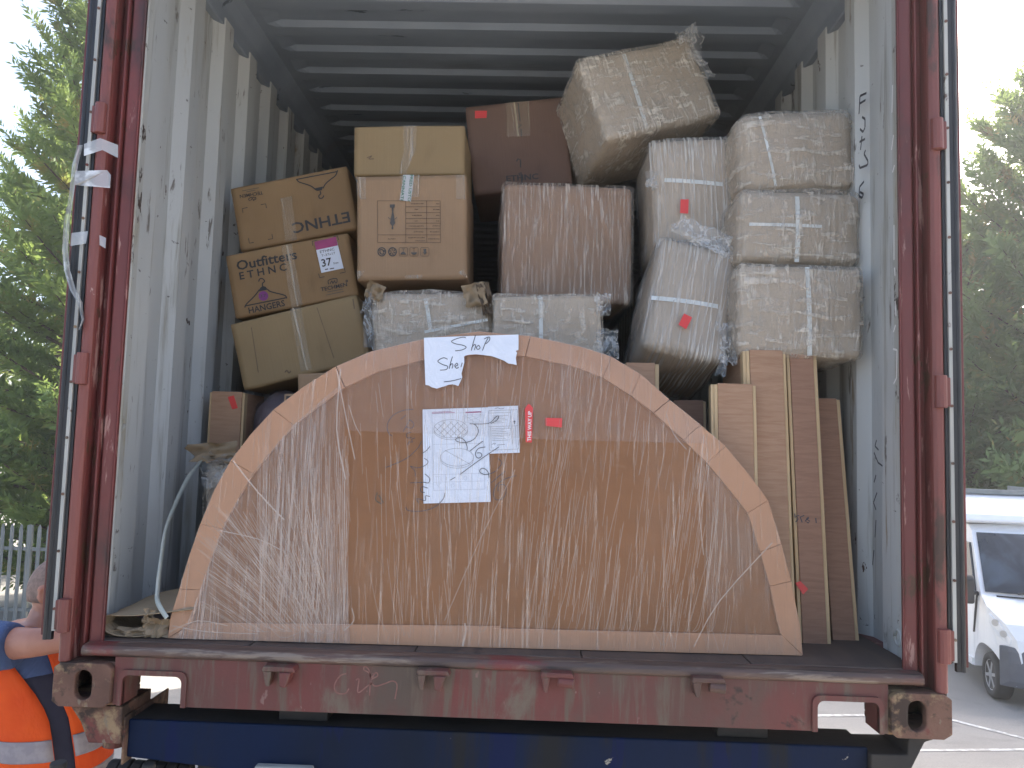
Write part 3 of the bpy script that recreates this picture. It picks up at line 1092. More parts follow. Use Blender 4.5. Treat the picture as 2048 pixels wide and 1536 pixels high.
# suspension bag, hoses and light bracket seen under the left end
m = MB()
for k in range(7):
    x = -1.11 + k * .034
    m.tube([(x, .12, -.226 + zt), (x + .030, .12, -.228 + zt)], [.044 if k % 2 else .041] * 2, 16)
part('rubber_buffer', m, M_under, T, smooth=False, bevel=.004)
m = MB()
m.tube([(-.86, .16, -.215 + zt), (-.3, .2, -.27 + zt)], .045, 12)
part('air_tank', m, M_under, T)
m = MB()
m.bx(-.66, -.50, .02, .05, -.235 + zt, -.150 + zt)
part('lamp_bracket', m, M_strip, T, bevel=.006)
m = MB()
m.tube([(-1.22, .05, -.235 + zt), (-1.22, .05, -.17 + zt)], .022, 12)
m.tube([(-.96, .04, -.24 + zt), (-.96, .04, -.16 + zt)], .018, 12)
part('side_lamp', m, M_under, T, bevel=.004)
for ax in (1.9, 3.2):
    m = MB()
    m.tube([(-1.05, ax, gz(0, ax) + .5 + zt), (1.05, ax, gz(0, ax) + .5 + zt)], .06, 12)
    m.bx(-.50, -.36, ax - .08, ax + .08, gz(0, ax) + .5 + zt, -.40 + zt)
    m.bx(.36, .50, ax - .08, ax + .08, gz(0, ax) + .5 + zt, -.40 + zt)
    part('axle', m, M_under, T)
    for sg in (-1, 1):
        m = MB()
        zc = gz(0, ax) + .5 + zt
        rings = []
        for xx, r_ in ((.80, .36), (.82, .47), (.86, .50), (1.12, .50), (1.16, .47), (1.18, .36)):
            rings.append([(sg * xx, ax + r_ * math.cos(2 * math.pi * k / 28), zc + r_ * math.sin(2 * math.pi * k / 28)) for k in range(28)])
        m.loft(rings)
        ot = part('wheel', m, M_tyre, T, bevel=.01)
        m = MB()
        m.tube([(sg * 1.10, ax, zc), (sg * 1.19, ax, zc)], [.30, .30], 20)
        m.tube([(sg * 1.19, ax, zc), (sg * 1.24, ax, zc)], [.14, .11], 16)
        part('rim', m, M_galv, ot, bevel=.01)

# ------------------------------------------------------------------ palisade fence on the left
def fence(a, b, label):
    a, b = Vector((a[0], a[1], 0)), Vector((b[0], b[1], 0))
    L = (b - a).length
    ang = math.atan2(b.y - a.y, b.x - a.x)
    F = thing('palisade_fence', label, 'fence', (a.x, a.y, gz(a.x, a.y)), ang)
    H = 1.80
    for z in (.42, 1.50 - .12):
        m_ = MB()
        m_.bx(0, L, .012, .018, z, z + .05)
        m_.bx(0, L, .018, .050, z + .044, z + .05)
        part('rail', m_, M_galv, F)
    k = 0
    x = .1
    m_ = MB()
    w = .034
    sec = [(-w, .0), (-w * .55, -.012), (0, -.004), (w * .55, -.012), (w, 0.0), (w * .55, -.009), (0, -.001), (-w * .55, -.009)]
    m_.loft([[(a_, b_, z) for a_, b_ in sec] for z in (.05, H - .10)], False)
    m_.loft([[(a_, b_, H - .10) for a_, b_ in sec], [(a_ * .75, b_, H - .04) for a_, b_ in sec], [(a_ * .2, b_, H) for a_, b_ in sec]], True)
    me = m_.mesh('pale')
    first = None
    while x < L:
        if first is None:
            first = link('pale', me, M_galv, F)
            first.location = (x, 0, 0)
        else:
            c_ = first.copy()
            COL.objects.link(c_)
            c_.location = (x, 0, 0)
        x += .152
    x = .02
    while x < L + .1:
        m_ = MB()
        m_.bx(x - .04, x + .04, .051, .11, -.1, H - .02)
        part('post', m_, M_galv, F)
        x += 2.75
    return F


pf = at(40, 1070, 10.6)
fence((-13.5, 10.7), (-4.6, 10.5), 'galvanised steel palisade fence behind the man, below the left conifers')

# ------------------------------------------------------------------ trees
def conifer(x, y, H, R, seed, mat, label, lean=(0, 0), nbr=120, spread=1.0):
    rr = random.Random(seed)
    nr = np.random.RandomState(seed)
    z0 = gz(x, y)
    t = thing('conifer_tree', label, 'tree', (x, y, z0), group=None)
    tr = MB()
    pts = [(lean[0] * k / 8 + rr.uniform(-.06, .06), lean[1] * k / 8 + rr.uniform(-.06, .06), H * k / 8) for k in range(9)]
    pts[0] = (0, 0, -.1)
    tr.tube(pts, [.24 * (1 - k / 8.6) + .02 for k in range(9)], 9)
    limb = MB()
    V_, Fq = [], 0
    sprays = []
    for i in range(nbr):
        f = (i + rr.random()) / nbr
        h = H * (.02 + .97 * f)
        az = i * 2.399963 + rr.uniform(-.5, .5)
        prof_ = R * (1 - f ** 2.2) * (.72 + .5 * rr.random()) + .25
        if f < .12:
            prof_ *= .8
        up = .25 + .75 * f + rr.uniform(-.1, .25)
        base = Vector((lean[0] * h / H, lean[1] * h / H, h))
        d = Vector((math.cos(az), math.sin(az), 0))
        ptsb = []
        for k in range(6):
            s_ = k / 5
            ptsb.append(base + d * prof_ * s_ + Vector((0, 0, prof_ * (up * s_ * .55 + .35 * s_ * s_ * up - .10 * s_ * (1 - f)))))
        limb.tube(ptsb, [.045 * (1 - f * .6) * (1 - k / 5.6) + .004 for k in range(6)], 5)
        nsp = int(9 + prof_ * 15)
        for k in range(nsp):
            s_ = .22 + .78 * (k + rr.random()) / nsp
            j = min(4, int(s_ * 5))
            p = ptsb[j].lerp(ptsb[j + 1], s_ * 5 - j)
            tdir = (ptsb[j + 1] - ptsb[j]).normalized()
            side = Vector((-d.y, d.x, 0)) * rr.uniform(-1, 1) * .95 + Vector((0, 0, rr.uniform(-.25, .7)))
            dd = (tdir * rr.uniform(.5, 1.2) + side).normalized()
            sprays.append((p, dd, rr.uniform(.28, .60) * (1.15 - .45 * f) * spread))
    # each spray: a sprig with leaflets left and right
    nl = 14
    S = len(sprays)
    P0 = np.array([s_[0] for s_ in sprays])
    D = np.array([s_[1] for s_ in sprays])
    Ls = np.array([s_[2] for s_ in sprays])
    A = np.cross(D, nr.normal(size=(S, 3)))
    A /= np.linalg.norm(A, axis=1)[:, None] + 1e-9
    B = np.cross(D, A)
    quads = []
    for k in range(nl):
        s_ = (k + .3) / nl
        sgn = 1 if k % 2 else -1
        st = P0 + D * (Ls * s_)[:, None] + nr.normal(scale=.012, size=(S, 3))
        ld = D * .75 + A * (sgn * nr.uniform(.35, 1.0, (S, 1))) + B * nr.uniform(-.45, .45, (S, 1))
        ld /= np.linalg.norm(ld, axis=1)[:, None]
        ll = (Ls * (.46 - .26 * s_) * nr.uniform(.7, 1.25, S))[:, None]
        wn_ = np.cross(ld, B + nr.normal(scale=.5, size=(S, 3)))
        wn_ /= np.linalg.norm(wn_, axis=1)[:, None] + 1e-9
        wd = wn_ * (ll * .15)
        quads.append(np.stack([st, st + ld * ll * .45 + wd, st + ld * ll, st + ld * ll * .45 - wd], 1))
    Q = np.concatenate(quads, 0).reshape(-1, 3).astype(np.float32)
    nq = len(Q) // 4
    me = bpy.data.meshes.new('crown')
    me.vertices.add(len(Q))
    me.vertices.foreach_set('co', Q.ravel())
    me.loops.add(nq * 4)
    me.loops.foreach_set('vertex_index', np.arange(nq * 4, dtype=np.int32))
    me.polygons.add(nq)
    me.polygons.foreach_set('loop_start', np.arange(0, nq * 4, 4, dtype=np.int32))
    me.update(calc_edges=True)
    link('crown', me, mat, t, fix=False)
    ot = part('trunk', tr, M_bark, t, smooth=True)
    part('limbs', limb, M_bark, ot, smooth=True)
    return t


conifer(-8.25, 12.4, 14.5, 1.75, 3, M_leafL, 'tall green conifer behind the palisade fence with its tip out of frame', (.2, 0), 190, 1.1)
conifer(-7.6, 13.9, 8.6, 1.7, 5, M_leafL, 'shorter yellow-tinged conifer between the tall one and the container', (.1, 0), 130, 1.1)
conifer(-11.6, 17.0, 13.0, 2.0, 9, M_leafL, 'conifer farther back beyond the palisade fence', (0, 0), 100, 1.2)
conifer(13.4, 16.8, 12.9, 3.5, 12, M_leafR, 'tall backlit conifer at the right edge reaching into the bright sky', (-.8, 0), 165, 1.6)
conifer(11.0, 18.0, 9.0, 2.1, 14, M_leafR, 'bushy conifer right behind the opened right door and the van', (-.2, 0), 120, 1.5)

# ------------------------------------------------------------------ white van
def make_van(loc, ang):
    """nose towards +x, right side at -y; a cab with a box body and roof fairing"""
    v = thing('white_van', 'white box van parked on the yard beyond the opened right door', 'van', loc, ang)
    W = 1.0
    arch = [(1.52 + .40 * math.cos(a), .33 + .40 * math.sin(a)) for a in [math.pi * k / 14 for k in range(15)]]
    side = [(2.02, .30)] + arch[:1] + arch[1:] + [(1.08, .30), (-.1, .30), (-.1, 2.28), (.55, 2.30), (.72, 2.22), (1.02, 1.86), (1.40, 1.38), (1.60, 1.26), (1.92, 1.08), (2.05, .90), (2.10, .62)]
    side = [(2.04, .30)] + arch + [(-.1, .30), (-.1, 2.28), (.55, 2.30), (.72, 2.22), (1.02, 1.86), (1.40, 1.38), (1.60, 1.26), (1.92, 1.08), (2.05, .90), (2.10, .62)]

    def wid(x, z):
        k = W
        if z > 1.25:
            k -= .13 * ((z - 1.25) / 1.05) ** 1.2
        if x > 1.45:
            k -= .26 * ((x - 1.45) / .65) ** 2
        return k
    bm_ = bmesh.new()
    ringL = [bm_.verts.new((x, -wid(x, z), z)) for x, z in side]
    ringR = [bm_.verts.new((x, wid(x, z), z)) for x, z in side]
    k = len(side)
    # crown the front faces with a middle row so that the nose is rounded in plan
    ringM = [bm_.verts.new((x + (.10 if x > .9 and z > .35 and not (abs(math.hypot(x - 1.52, z - .33) - .40) < .01) else 0), 0, z + (.03 if x < .6 and z > 2 else 0))) for x, z in side]
    for a_, b_ in ((ringL, ringM), (ringM, ringR)):
        for i in range(k):
            j = (i + 1) % k
            bm_.faces.new((a_[i], a_[j], b_[j], b_[i]))
    fl = bm_.faces.new(ringL)
    fr_ = bm_.faces.new(ringR[::-1])
    bmesh.ops.triangulate(bm_, faces=[fl, fr_])
    bmesh.ops.recalc_face_normals(bm_, faces=bm_.faces)
    me = bpy.data.meshes.new('cab_body')
    bm_.to_mesh(me)
    bm_.free()
    link('cab_body', me, M_van, v, bevel=.035, seg=3)

    def pnl(name, pts, mat, off, sgn=-1, parent=v):
        """panel lying on the cab side"""
        m_ = MB()
        P = [(x, sgn * (wid(x, z) + off), z) for x, z in pts]
        Q_ = [(x, sgn * (wid(x, z) - .02), z) for x, z in pts]
        kk = len(P)
        m_.add(P + Q_, [tuple(range(kk))] + [(i, (i + 1) % kk, kk + (i + 1) % kk, kk + i) for i in range(kk)])
        return part(name, m_, mat, parent)
    for sgn in (-1, 1):
        pnl('side_window', [(.15, 1.36), (1.18, 1.36), (1.02, 1.62), (.72, 2.04), (.15, 2.04)], M_glass, .012, sgn)
        pnl('door_seam', [(.02, .42), (.035, .42), (.035, 2.1), (.02, 2.1)], M_blackp, .006, sgn)
        pnl('door_seam', [(1.10, .80), (1.115, .80), (1.235, 1.36), (1.215, 1.36)], M_blackp, .006, sgn)
        pnl('sill_trim', [(-.05, .33), (1.08, .33), (1.08, .43), (-.05, .43)], M_vanbox, .014, sgn)
        m_ = MB()
        m_.prism([(1.28, 1.22), (1.40, 1.24), (1.42, 1.58), (1.36, 1.64), (1.26, 1.60)], sgn * 1.06, sgn * 1.26)
        part('mirror', m_, M_blackp, v, bevel=.03, seg=3)
        m_ = MB()
        m_.tube([(1.25, sgn * .95, 1.36), (1.33, sgn * 1.10, 1.40)], .03, 8)
        part('mirror_arm', m_, M_blackp, v)
        # headlight wrapping the corner
        m_ = MB()
        hp = []
        for x, z in ((1.66, 1.17), (1.86, 1.06), (2.00, .90), (1.98, .82), (1.80, .90), (1.66, 1.05)):
            hp.append((x, sgn * (wid(x, z) + .010), z))
        hp2 = [(a_[0] + .015, a_[1] - sgn * .24, a_[2]) for a_ in hp]
        kk = len(hp)
        m_.add(hp + hp2, [tuple(range(kk)), tuple(range(kk, 2 * kk))] + [(i, (i + 1) % kk, kk + (i + 1) % kk, kk + i) for i in range(kk)])
        hl = part('headlight', m_, M_lens, v, bevel=.01)
        for q in (1.78, 1.90):
            m_ = MB()
            m_.tube([(q, sgn * (wid(q, .98) + .0), 2.85 - q), (q + .02, sgn * (wid(q, .98) + .016), 2.85 - q)], .045, 14)
            part('reflector', m_, M_alloy, hl)
        # wheel
        m_ = MB()
        rings = []
        for yy, r_ in ((.72, .20), (.72, .28), (.75, .312), (.90, .312), (.935, .285), (.938, .215), (.92, .205)):
            rings.append([(1.52 + r_ * math.cos(2 * math.pi * q / 32), sgn * yy, .312 + r_ * math.sin(2 * math.pi * q / 32)) for q in range(32)])
        m_.loft(rings)
        wh = part('wheel', m_, M_tyre, v, smooth=True)
        m_ = MB()
        rings = []
        for yy, r_ in ((.915, .21), (.925, .20), (.905, .185)):
            rings.append([(1.52 + r_ * math.cos(2 * math.pi * q / 32), sgn * yy, .312 + r_ * math.sin(2 * math.pi * q / 32)) for q in range(32)])
        m_.loft(rings)
        for q in range(6):
            a_ = q * math.pi / 3 + .2
            m_.box((1.52 + .11 * math.cos(a_), sgn * .918, .312 + .11 * math.sin(a_)), (.18, .014, .042), Matrix.Rotation(-a_, 3, 'Y'))
        m_.tube([(1.52, sgn * .905, .312), (1.52, sgn * .932, .312)], .05, 14)
        part('rim', m_, M_alloy, wh)
    # windscreen
    m_ = MB()
    P = []
    rows = [(.755, 2.185), (1.02, 1.875), (1.385, 1.41)]
    for x, z in rows:
        for q in range(9):
            t_ = q / 8 * 2 - 1
            P.append((x + .012 + (.10 * (1 - t_ * t_) if x > .9 else .02 * (1 - t_ * t_)), t_ * (wid(x, z) - .055), z + .012))
    m_.add(P, [(i * 9 + j, i * 9 + j + 1, (i + 1) * 9 + j + 1, (i + 1) * 9 + j) for i in range(2) for j in range(8)])
    part('windscreen', m_, M_glass, v, smooth=True, fix=False)
    for t0, t1 in ((-.55, .05), (.10, .68)):
        m_ = MB()
        m_.tube([(1.43 + .10 * (1 - t0 * t0), t0, 1.43), (1.34 + .10 * (1 - t1 * t1), t1, 1.50)], .012, 6)
        part('wiper', m_, M_blackp, v)
    m_ = MB()
    m_.tube([(1.44, -.80, 1.375), (1.52, -.4, 1.375), (1.545, 0, 1.375), (1.52, .4, 1.375), (1.44, .80, 1.375)], .012, 6)
    part('bonnet_seam', m_, M_blackp, v)
    # bumper, grille
    m_ = MB()
    rings = []
    for z, e in ((.28, .0), (.36, .035), (.60, .05), (.74, .03), (.80, .0)):
        ring = []
        for q in range(25):
            t_ = q / 24 * 2 - 1
            x = 1.93 + .22 * (1 - abs(t_) ** 3.2) + e
            ring.append((x if abs(t_) < .98 else 1.93, t_ * (wid(1.95, .6) + .10), z))
        ring += [(1.90, (1 - 2 * q / 4) * (wid(1.9, .6) + .06), z) for q in range(5)]
        rings.append(ring)
    m_.loft(rings)
    part('bumper', m_, M_plastic, v, smooth=False, bevel=.01)
    m_ = MB()
    for q in range(3):
        m_.bx(2.10, 2.16, -.5, .5, .86 + q * .05, .885 + q * .05)
    part('grille', m_, M_blackp, v, bevel=.006)
    # box body and roof fairing
    m_ = MB()
    m_.bx(-3.3, -.12, -1.06, 1.06, .62, 2.70)
    part('box_body', m_, M_vanbox, v, bevel=.03)
    m_ = MB()
    m_.prism([(-.118, 2.315), (.62, 2.325), (.78, 2.36), (.70, 2.46), (.30, 2.68), (.05, 2.74), (-.118, 2.74)], -1.02, 1.02)
    part('roof_fairing', m_, M_van, v, bevel=.05, seg=3)
    m_ = MB()
    m_.bx(-3.32, .10, -1.085, -1.03, 2.705, 2.80)
    m_.bx(-3.32, .10, 1.03, 1.085, 2.705, 2.80)
    m_.bx(.04, .12, -1.085, 1.085, 2.74, 2.82)
    part('roof_rail', m_, M_galv, v, bevel=.015)
    m_ = MB()
    m_.bx(-3.1, -.2, -.42, .42, .42, .615)
    part('van_chassis', m_, M_under, v)
    for sgn in (-1, 1):
        m_ = MB()
        rings = []
        for yy, r_ in ((.70, .20), (.73, .312), (.92, .312), (.95, .20)):
            rings.append([(-2.2 + r_ * math.cos(2 * math.pi * q / 28), sgn * yy, .312 + r_ * math.sin(2 * math.pi * q / 28)) for q in range(28)])
        m_.loft(rings)
        part('wheel', m_, M_tyre, v)
    return v


VA = math.radians(-101)
wheel = ground_hit(1992, 1396)
ca, sa = math.cos(VA), math.sin(VA)
lx_, ly_ = 1.52, -.86
vx, vy = wheel.x - (lx_ * ca - ly_ * sa), wheel.y - (lx_ * sa + ly_ * ca)
make_van((vx, vy, gz(wheel.x, wheel.y)), VA)
#@@CARGO
# ------------------------------------------------------------------ half-round panel
pBL, pBR = hit(335, 1278, Vector((0, 0, .167)), Vector((0, 0, 1))), hit(1605, 1312, Vector((0, 0, .167)), Vector((0, 0, 1)))
pu = (pBR - pBL).normalized()
lean = math.radians(6)
pin0 = Vector((0, 0, 1)).cross(pu)
pv = (Vector((0, 0, 1)) * math.cos(lean) + pin0 * math.sin(lean)).normalized()
pn = pv.cross(pu)
porg = (pBL + pBR) / 2
PANEL = thing('half_round_panel', 'big half-round board wrapped in film with papers taped on its face', 'wrapped panel')
RP = Matrix((pu, pn, pv)).transposed()
PANEL.location = porg
PANEL.rotation_euler = RP.to_euler()
PMW = Matrix.Translation(porg) @ RP.to_4x4()
PINV = PMW.inverted()


def pl(px, py):
    p = PINV @ hit(px, py, porg, pn)
    return (p.x, p.z)


def c6(q):
    """close-up coordinates of the paper area to a local point on the panel"""
    return pl(760 + q[0] / 3.84, 660 + q[1] / 3.84)


outer = [(337, 1276), (343, 1232), (360, 1178), (380, 1112), (402, 1048), (430, 980), (462, 922), (502, 870), (548, 820), (606, 776), (672, 734), (742, 704),
         (860, 676), (958, 664), (1060, 673), (1160, 694), (1222, 714), (1280, 749), (1338, 800), (1400, 850), (1450, 893), (1500, 953), (1535, 1001), (1561, 1088),
         (1581, 1162), (1598, 1250), (1604, 1310)]
inner = [(386, 1246), (390, 1228), (405, 1180), (424, 1118), (447, 1058), (476, 1000), (508, 948), (545, 902), (590, 852), (640, 812), (690, 776), (756, 744),
         (866, 716), (958, 704), (1050, 713), (1145, 733), (1205, 756), (1262, 792), (1306, 826), (1366, 880), (1413, 926), (1460, 982), (1494, 1026), (1519, 1104),
         (1538, 1172), (1552, 1240), (1560, 1268)]
OUT = [pl(*q) for q in outer]
INN = [pl(*q) for q in inner]
TH = .055
m = MB()
m.prism([(a * .992, max(.006, b * .992)) for a, b in OUT], .004, TH)
ob = part('board', m, M_board, PANEL)
bm = bmesh.new()
bm.from_mesh(ob.data)
bmesh.ops.triangulate(bm, faces=[f for f in bm.faces if len(f.verts) > 4])
bm.to_mesh(ob.data)
bm.free()
# cardboard edge protectors, cut and folded round the arch piece by piece
cuts = [0, 2, 4, 6, 8, 10, 12, 14, 16, 17, 18, 19, 20, 22, 23, 24, 26]
for a, b in zip(cuts[:-1], cuts[1:]):
    m = MB()
    o_, i_ = OUT[a:b + 1], INN[a:b + 1]
    k = len(o_)
    e = RND.uniform(0, .0025)
    # pull the ends back a hair so that the cuts show
    def sh(P, s0=RND.choice((.0003, .0005, .0008, .002))):
        P = [Vector(p) for p in P]
        P[0] = P[0] + (P[1] - P[0]).normalized() * s0
        P[-1] = P[-1] + (P[-2] - P[-1]).normalized() * s0 * .3
        return P
    o_, i_ = sh(o_), sh(i_)
    y0, y1 = -.006 - e, .0035
    vv = [(p.x, y0, p.y) for p in o_] + [(p.x, y0 + .0015, p.y) for p in i_] + [(p.x, y1, p.y) for p in i_] + [(p.x, TH + .005, p.y) for p in o_]
    fs = []
    for q in range(k - 1):
        fs += [(q, q + 1, k + q + 1, k + q), (k + q, k + q + 1, 2 * k + q + 1, 2 * k + q), (q, q + 1, 3 * k + q + 1, 3 * k + q)]
    for q in (0, k - 1):
        fs.append((q, k + q, 2 * k + q, 3 * k + q))
    m.add(vv, fs)
    part('edge_protector', m, M_edge, PANEL, bevel=.0015)
for a, b, c_, d_, yy in (((337, 1276), (1000, 1296), (1000, 1252), (388, 1245), -.0045), ((985, 1295), (1604, 1311), (1562, 1270), (985, 1256), -.0065)):
    m = MB()
    m.prism([pl(*q) for q in (a, b, c_, d_)], yy, .0035)
    part('edge_protector', m, M_edge, PANEL, label='straight protector strip along the bottom of the board', bevel=.0015)


def in_arch(x, z):
    t = 0
    P = OUT
    k = len(P)
    for i in range(k):
        (x1, z1), (x2, z2) = P[i], P[(i + 1) % k]
        if (z1 > z) != (z2 > z) and x < (x2 - x1) * (z - z1) / (z2 - z1) + x1:
            t ^= 1
    return t


def film_sheet(name, poly, y, mat, wave=.002, nx=90, nz=60):
    """rippled film over the part of the board inside a polygon of local points"""
    x0, x1 = min(p[0] for p in poly), max(p[0] for p in poly)
    z0, z1 = min(p[1] for p in poly), max(p[1] for p in poly)

    def span(x):
        zs = []
        k = len(poly)
        for i in range(k):
            (xa, za), (xb, zb) = poly[i], poly[(i + 1) % k]
            if (xa - x) * (xb - x) <= 0 and xa != xb:
                zs.append(za + (zb - za) * (x - xa) / (xb - xa))
        return (min(zs), max(zs)) if len(zs) > 1 else (z0, z0 + .001)
    m_ = MB()
    vv = []
    for i in range(nx + 1):
        x = x0 + (x1 - x0) * min(max(i / nx, 1e-4), 1 - 1e-4)
        a_, b_ = span(x)
        for j in range(nz + 1):
            z = a_ + (b_ - a_) * j / nz
            yy = y - wave * (1 + mnoise.noise(Vector((x * 45, z * 3, 1))) + .6 * mnoise.noise(Vector((x * 9, z * 4, 5))))
            vv.append((x, yy, z))
    m_.add(vv, [(i * (nz + 1) + j, (i + 1) * (nz + 1) + j, (i + 1) * (nz + 1) + j + 1, i * (nz + 1) + j + 1) for i in range(nx) for j in range(nz)])
    return part(name, m_, mat, PANEL, smooth=True, fix=False)


film_sheet('stretch_film', OUT, -.010, M_filmp)
# doubled film left and right, where the roll was turned round the corners
LZ = [pl(*q) for q in [(352, 1276), (380, 1244), (405, 1176), (447, 1056), (508, 946), (590, 850), (672, 780), (684, 770), (690, 900), (700, 1246), (702, 1286)]]
RZ = [pl(*q) for q in [(1410, 1304), (1432, 1240), (1408, 1000), (1405, 922), (1460, 984), (1494, 1028), (1538, 1174), (1566, 1290), (1566, 1308)]]
TZ = [pl(*q) for q in [(672, 734), (742, 704), (860, 676), (958, 664), (1060, 673), (1160, 694), (1222, 714), (1280, 749), (1338, 800), (1400, 850), (1412, 888), (1100, 880), (850, 868), (690, 862)]]
film_sheet('stretch_film', TZ, -.0115, M_filmt, .0005, 60, 12)
film_sheet('stretch_film', LZ, -.0135, M_filmz, .002, 50, 40)
film_sheet('stretch_film', RZ, -.0135, film_streak('stretch_film_right_turn', .08, .22, 150, -.04, (.58, .46, .38), .52, .66, .08, 4), .002, 30, 40)

# loose strands
strands = []
rs = random.Random(21)
for k in range(480):
    px = rs.choice((rs.uniform(690, 1500), rs.uniform(1020, 1420), rs.gauss(1130, 60), rs.gauss(1390, 50), rs.gauss(870, 70)))
    py = rs.uniform(700, 1210)
    L = rs.uniform(30, 190) * (1.3 if py > 900 else .7)
    sk = rs.gauss(.03 if px < 950 else -.13, .06)
    strands.append(([(px, py), (px + sk * L * .5 + rs.uniform(-1, 1), py + L * .5), (px + sk * L, min(py + L, 1262))], rs.uniform(.0005, .0012)))
for k in range(260):    # fan at the lower left
    a = (rs.uniform(395, 640), rs.uniform(1000, 1225))
    L = rs.uniform(35, 130)
    ang = math.radians(26 + (a[0] - 395) * .17 + (1225 - a[1]) * .075 + rs.gauss(0, 2.5))
    strands.append(([a, (a[0] + L * .5 * math.cos(ang), a[1] + L * .5 * math.sin(ang) + 1), (min(700, a[0] + L * math.cos(ang)), min(1262, a[1] + L * math.sin(ang)))], rs.uniform(.0005, .0012)))
for k in range(190):    # upright strands in the left band
    px = rs.uniform(520, 700)
    py = rs.uniform(820, 1120)
    L = rs.uniform(60, 240)
    strands.append(([(px, py), (px + rs.uniform(-3, 3), py + L * .5), (px + rs.uniform(-4, 8), min(1258, py + L))], rs.uniform(.0005, .0012)))
for st, w in (([(470, 922), (520, 985), (572, 1040)], .004), ([(402, 1040), (470, 1052), (560, 1085)], .003), ([(440, 1060), (520, 1078), (566, 1100)], .0025),
              ([(676, 742), (690, 815), (712, 920)], .003), ([(684, 740), (676, 860), (694, 960)], .004), ([(1384, 1292), (1436, 1200), (1540, 1085)], .003),
              ([(1412, 850), (1440, 1060), (1448, 1282)], .003), ([(1405, 870), (1395, 1000), (1404, 1110)], .0025), ([(1330, 830), (1345, 870), (1370, 900)], .0022),
              ([(930, 1245), (932, 1262), (926, 1290)], .005), ([(690, 1260), (710, 1240), (706, 1215)], .003), ([(700, 812), (712, 850), (724, 872)], .002),
              ([(1030, 940), (960, 1080), (890, 1240)], .0016), ([(350, 1250), (420, 1262), (520, 1266)], .002), ([(345, 1262), (400, 1240), (460, 1250)], .002)):
    strands.append((st, w))
m = MB()
for st, w in strands:
    P = [pl(*q) for q in st]
    if not all(in_arch(x, z + .001) for x, z in P):
        continue
    P = [(x, z) for x, z in P]
    P3 = catmull([(x, z, 0) for x, z in P], 3)
    m.ribbon([(q[0], q[1]) for q in P3], w, -.0185 - rs.uniform(0, .002))
o_ = part('film_strands', m, M_strand, PANEL, fix=False)
o_['kind'] = 'stuff'

# papers and stickers on the board


def sheet(name, pts, y, mat, label=None, tr=c6):
    m_ = MB()
    m_.prism([tr(q) for q in pts], y, y + .0008)
    o2 = part(name, m_, mat, PANEL, label)
    b2 = bmesh.new()
    b2.from_mesh(o2.data)
    bmesh.ops.triangulate(b2, faces=[f for f in b2.faces if len(f.verts) > 4])
    b2.to_mesh(o2.data)
    b2.free()
    return o2


def pen(strokes, w, y, mat, name, parent=None, tr=c6, smooth=True):
    m_ = MB()
    for st in strokes:
        P = [tr(q) for q in st]
        if smooth and len(P) > 2:
            P = [(q[0], q[1]) for q in catmull([(a_, b_, 0) for a_, b_ in P], 5)]
        m_.ribbon(P, w, y)
    return part(name, m_, mat, parent or PANEL, fix=False)


torn = [(342, 72), (700, 58), (1062, 47), (1063, 110), (1062, 165), (1040, 172), (1052, 185), (1042, 225), (1049, 280), (1020, 272), (985, 268), (950, 245), (900, 226), (860, 212), (800, 204),
        (740, 198), (690, 201), (660, 207), (648, 215), (650, 260), (640, 300), (628, 345), (634, 372), (622, 400), (604, 440), (585, 432), (560, 426), (530, 430), (505, 440), (470, 450), (440, 459),
        (400, 448), (376, 434), (354, 431), (350, 330), (345, 200)]
ot = sheet('torn_notice', torn, -.0205, M_paper, 'torn white paper with Shop written in pen')
pen([[(662, 74), (640, 68), (590, 80), (552, 100), (582, 118), (640, 130), (664, 146), (632, 165), (580, 172)],
     [(735, 52), (718, 110), (703, 170)], [(704, 152), (724, 126), (736, 130), (727, 166)], [(757, 130), (742, 145), (752, 161), (770, 150), (762, 132), (755, 130)],
     [(833, 72), (810, 112), (788, 170)], [(800, 82), (838, 66), (842, 90), (812, 120)],
     [(522, 236), (490, 225), (448, 250), (482, 275), (522, 290), (512, 314), (465, 319)], [(560, 215), (546, 260), (535, 308)], [(537, 292), (554, 270), (563, 280), (556, 306)],
     [(578, 290), (600, 280), (592, 266), (577, 285), (590, 305), (607, 296)], [(634, 262), (624, 296)], [(495, 408), (560, 400), (626, 383)]], .0024, -.0212, M_pen, 'handwriting', ot)
os_ = sheet('drawing_sheet', [(328, 612), (828, 595), (850, 1320), (335, 1333)], -.0030, M_paper, 'large white sheet with technical drawing')
od2 = sheet('packing_slip', [(828, 592), (1060, 583), (1073, 943), (838, 951)], -.0042, M_paper, 'small printed slip beside the drawing sheet')


def ell(cx, cz, rx, rz, a0=0, a1=2 * math.pi, k=30, rot=0):
    return [(cx + rx * math.cos(a0 + (a1 - a0) * i / k), cz + rz * math.sin(a0 + (a1 - a0) * i / k) + rot * rx * math.cos(a0 + (a1 - a0) * i / k)) for i in range(k + 1)]


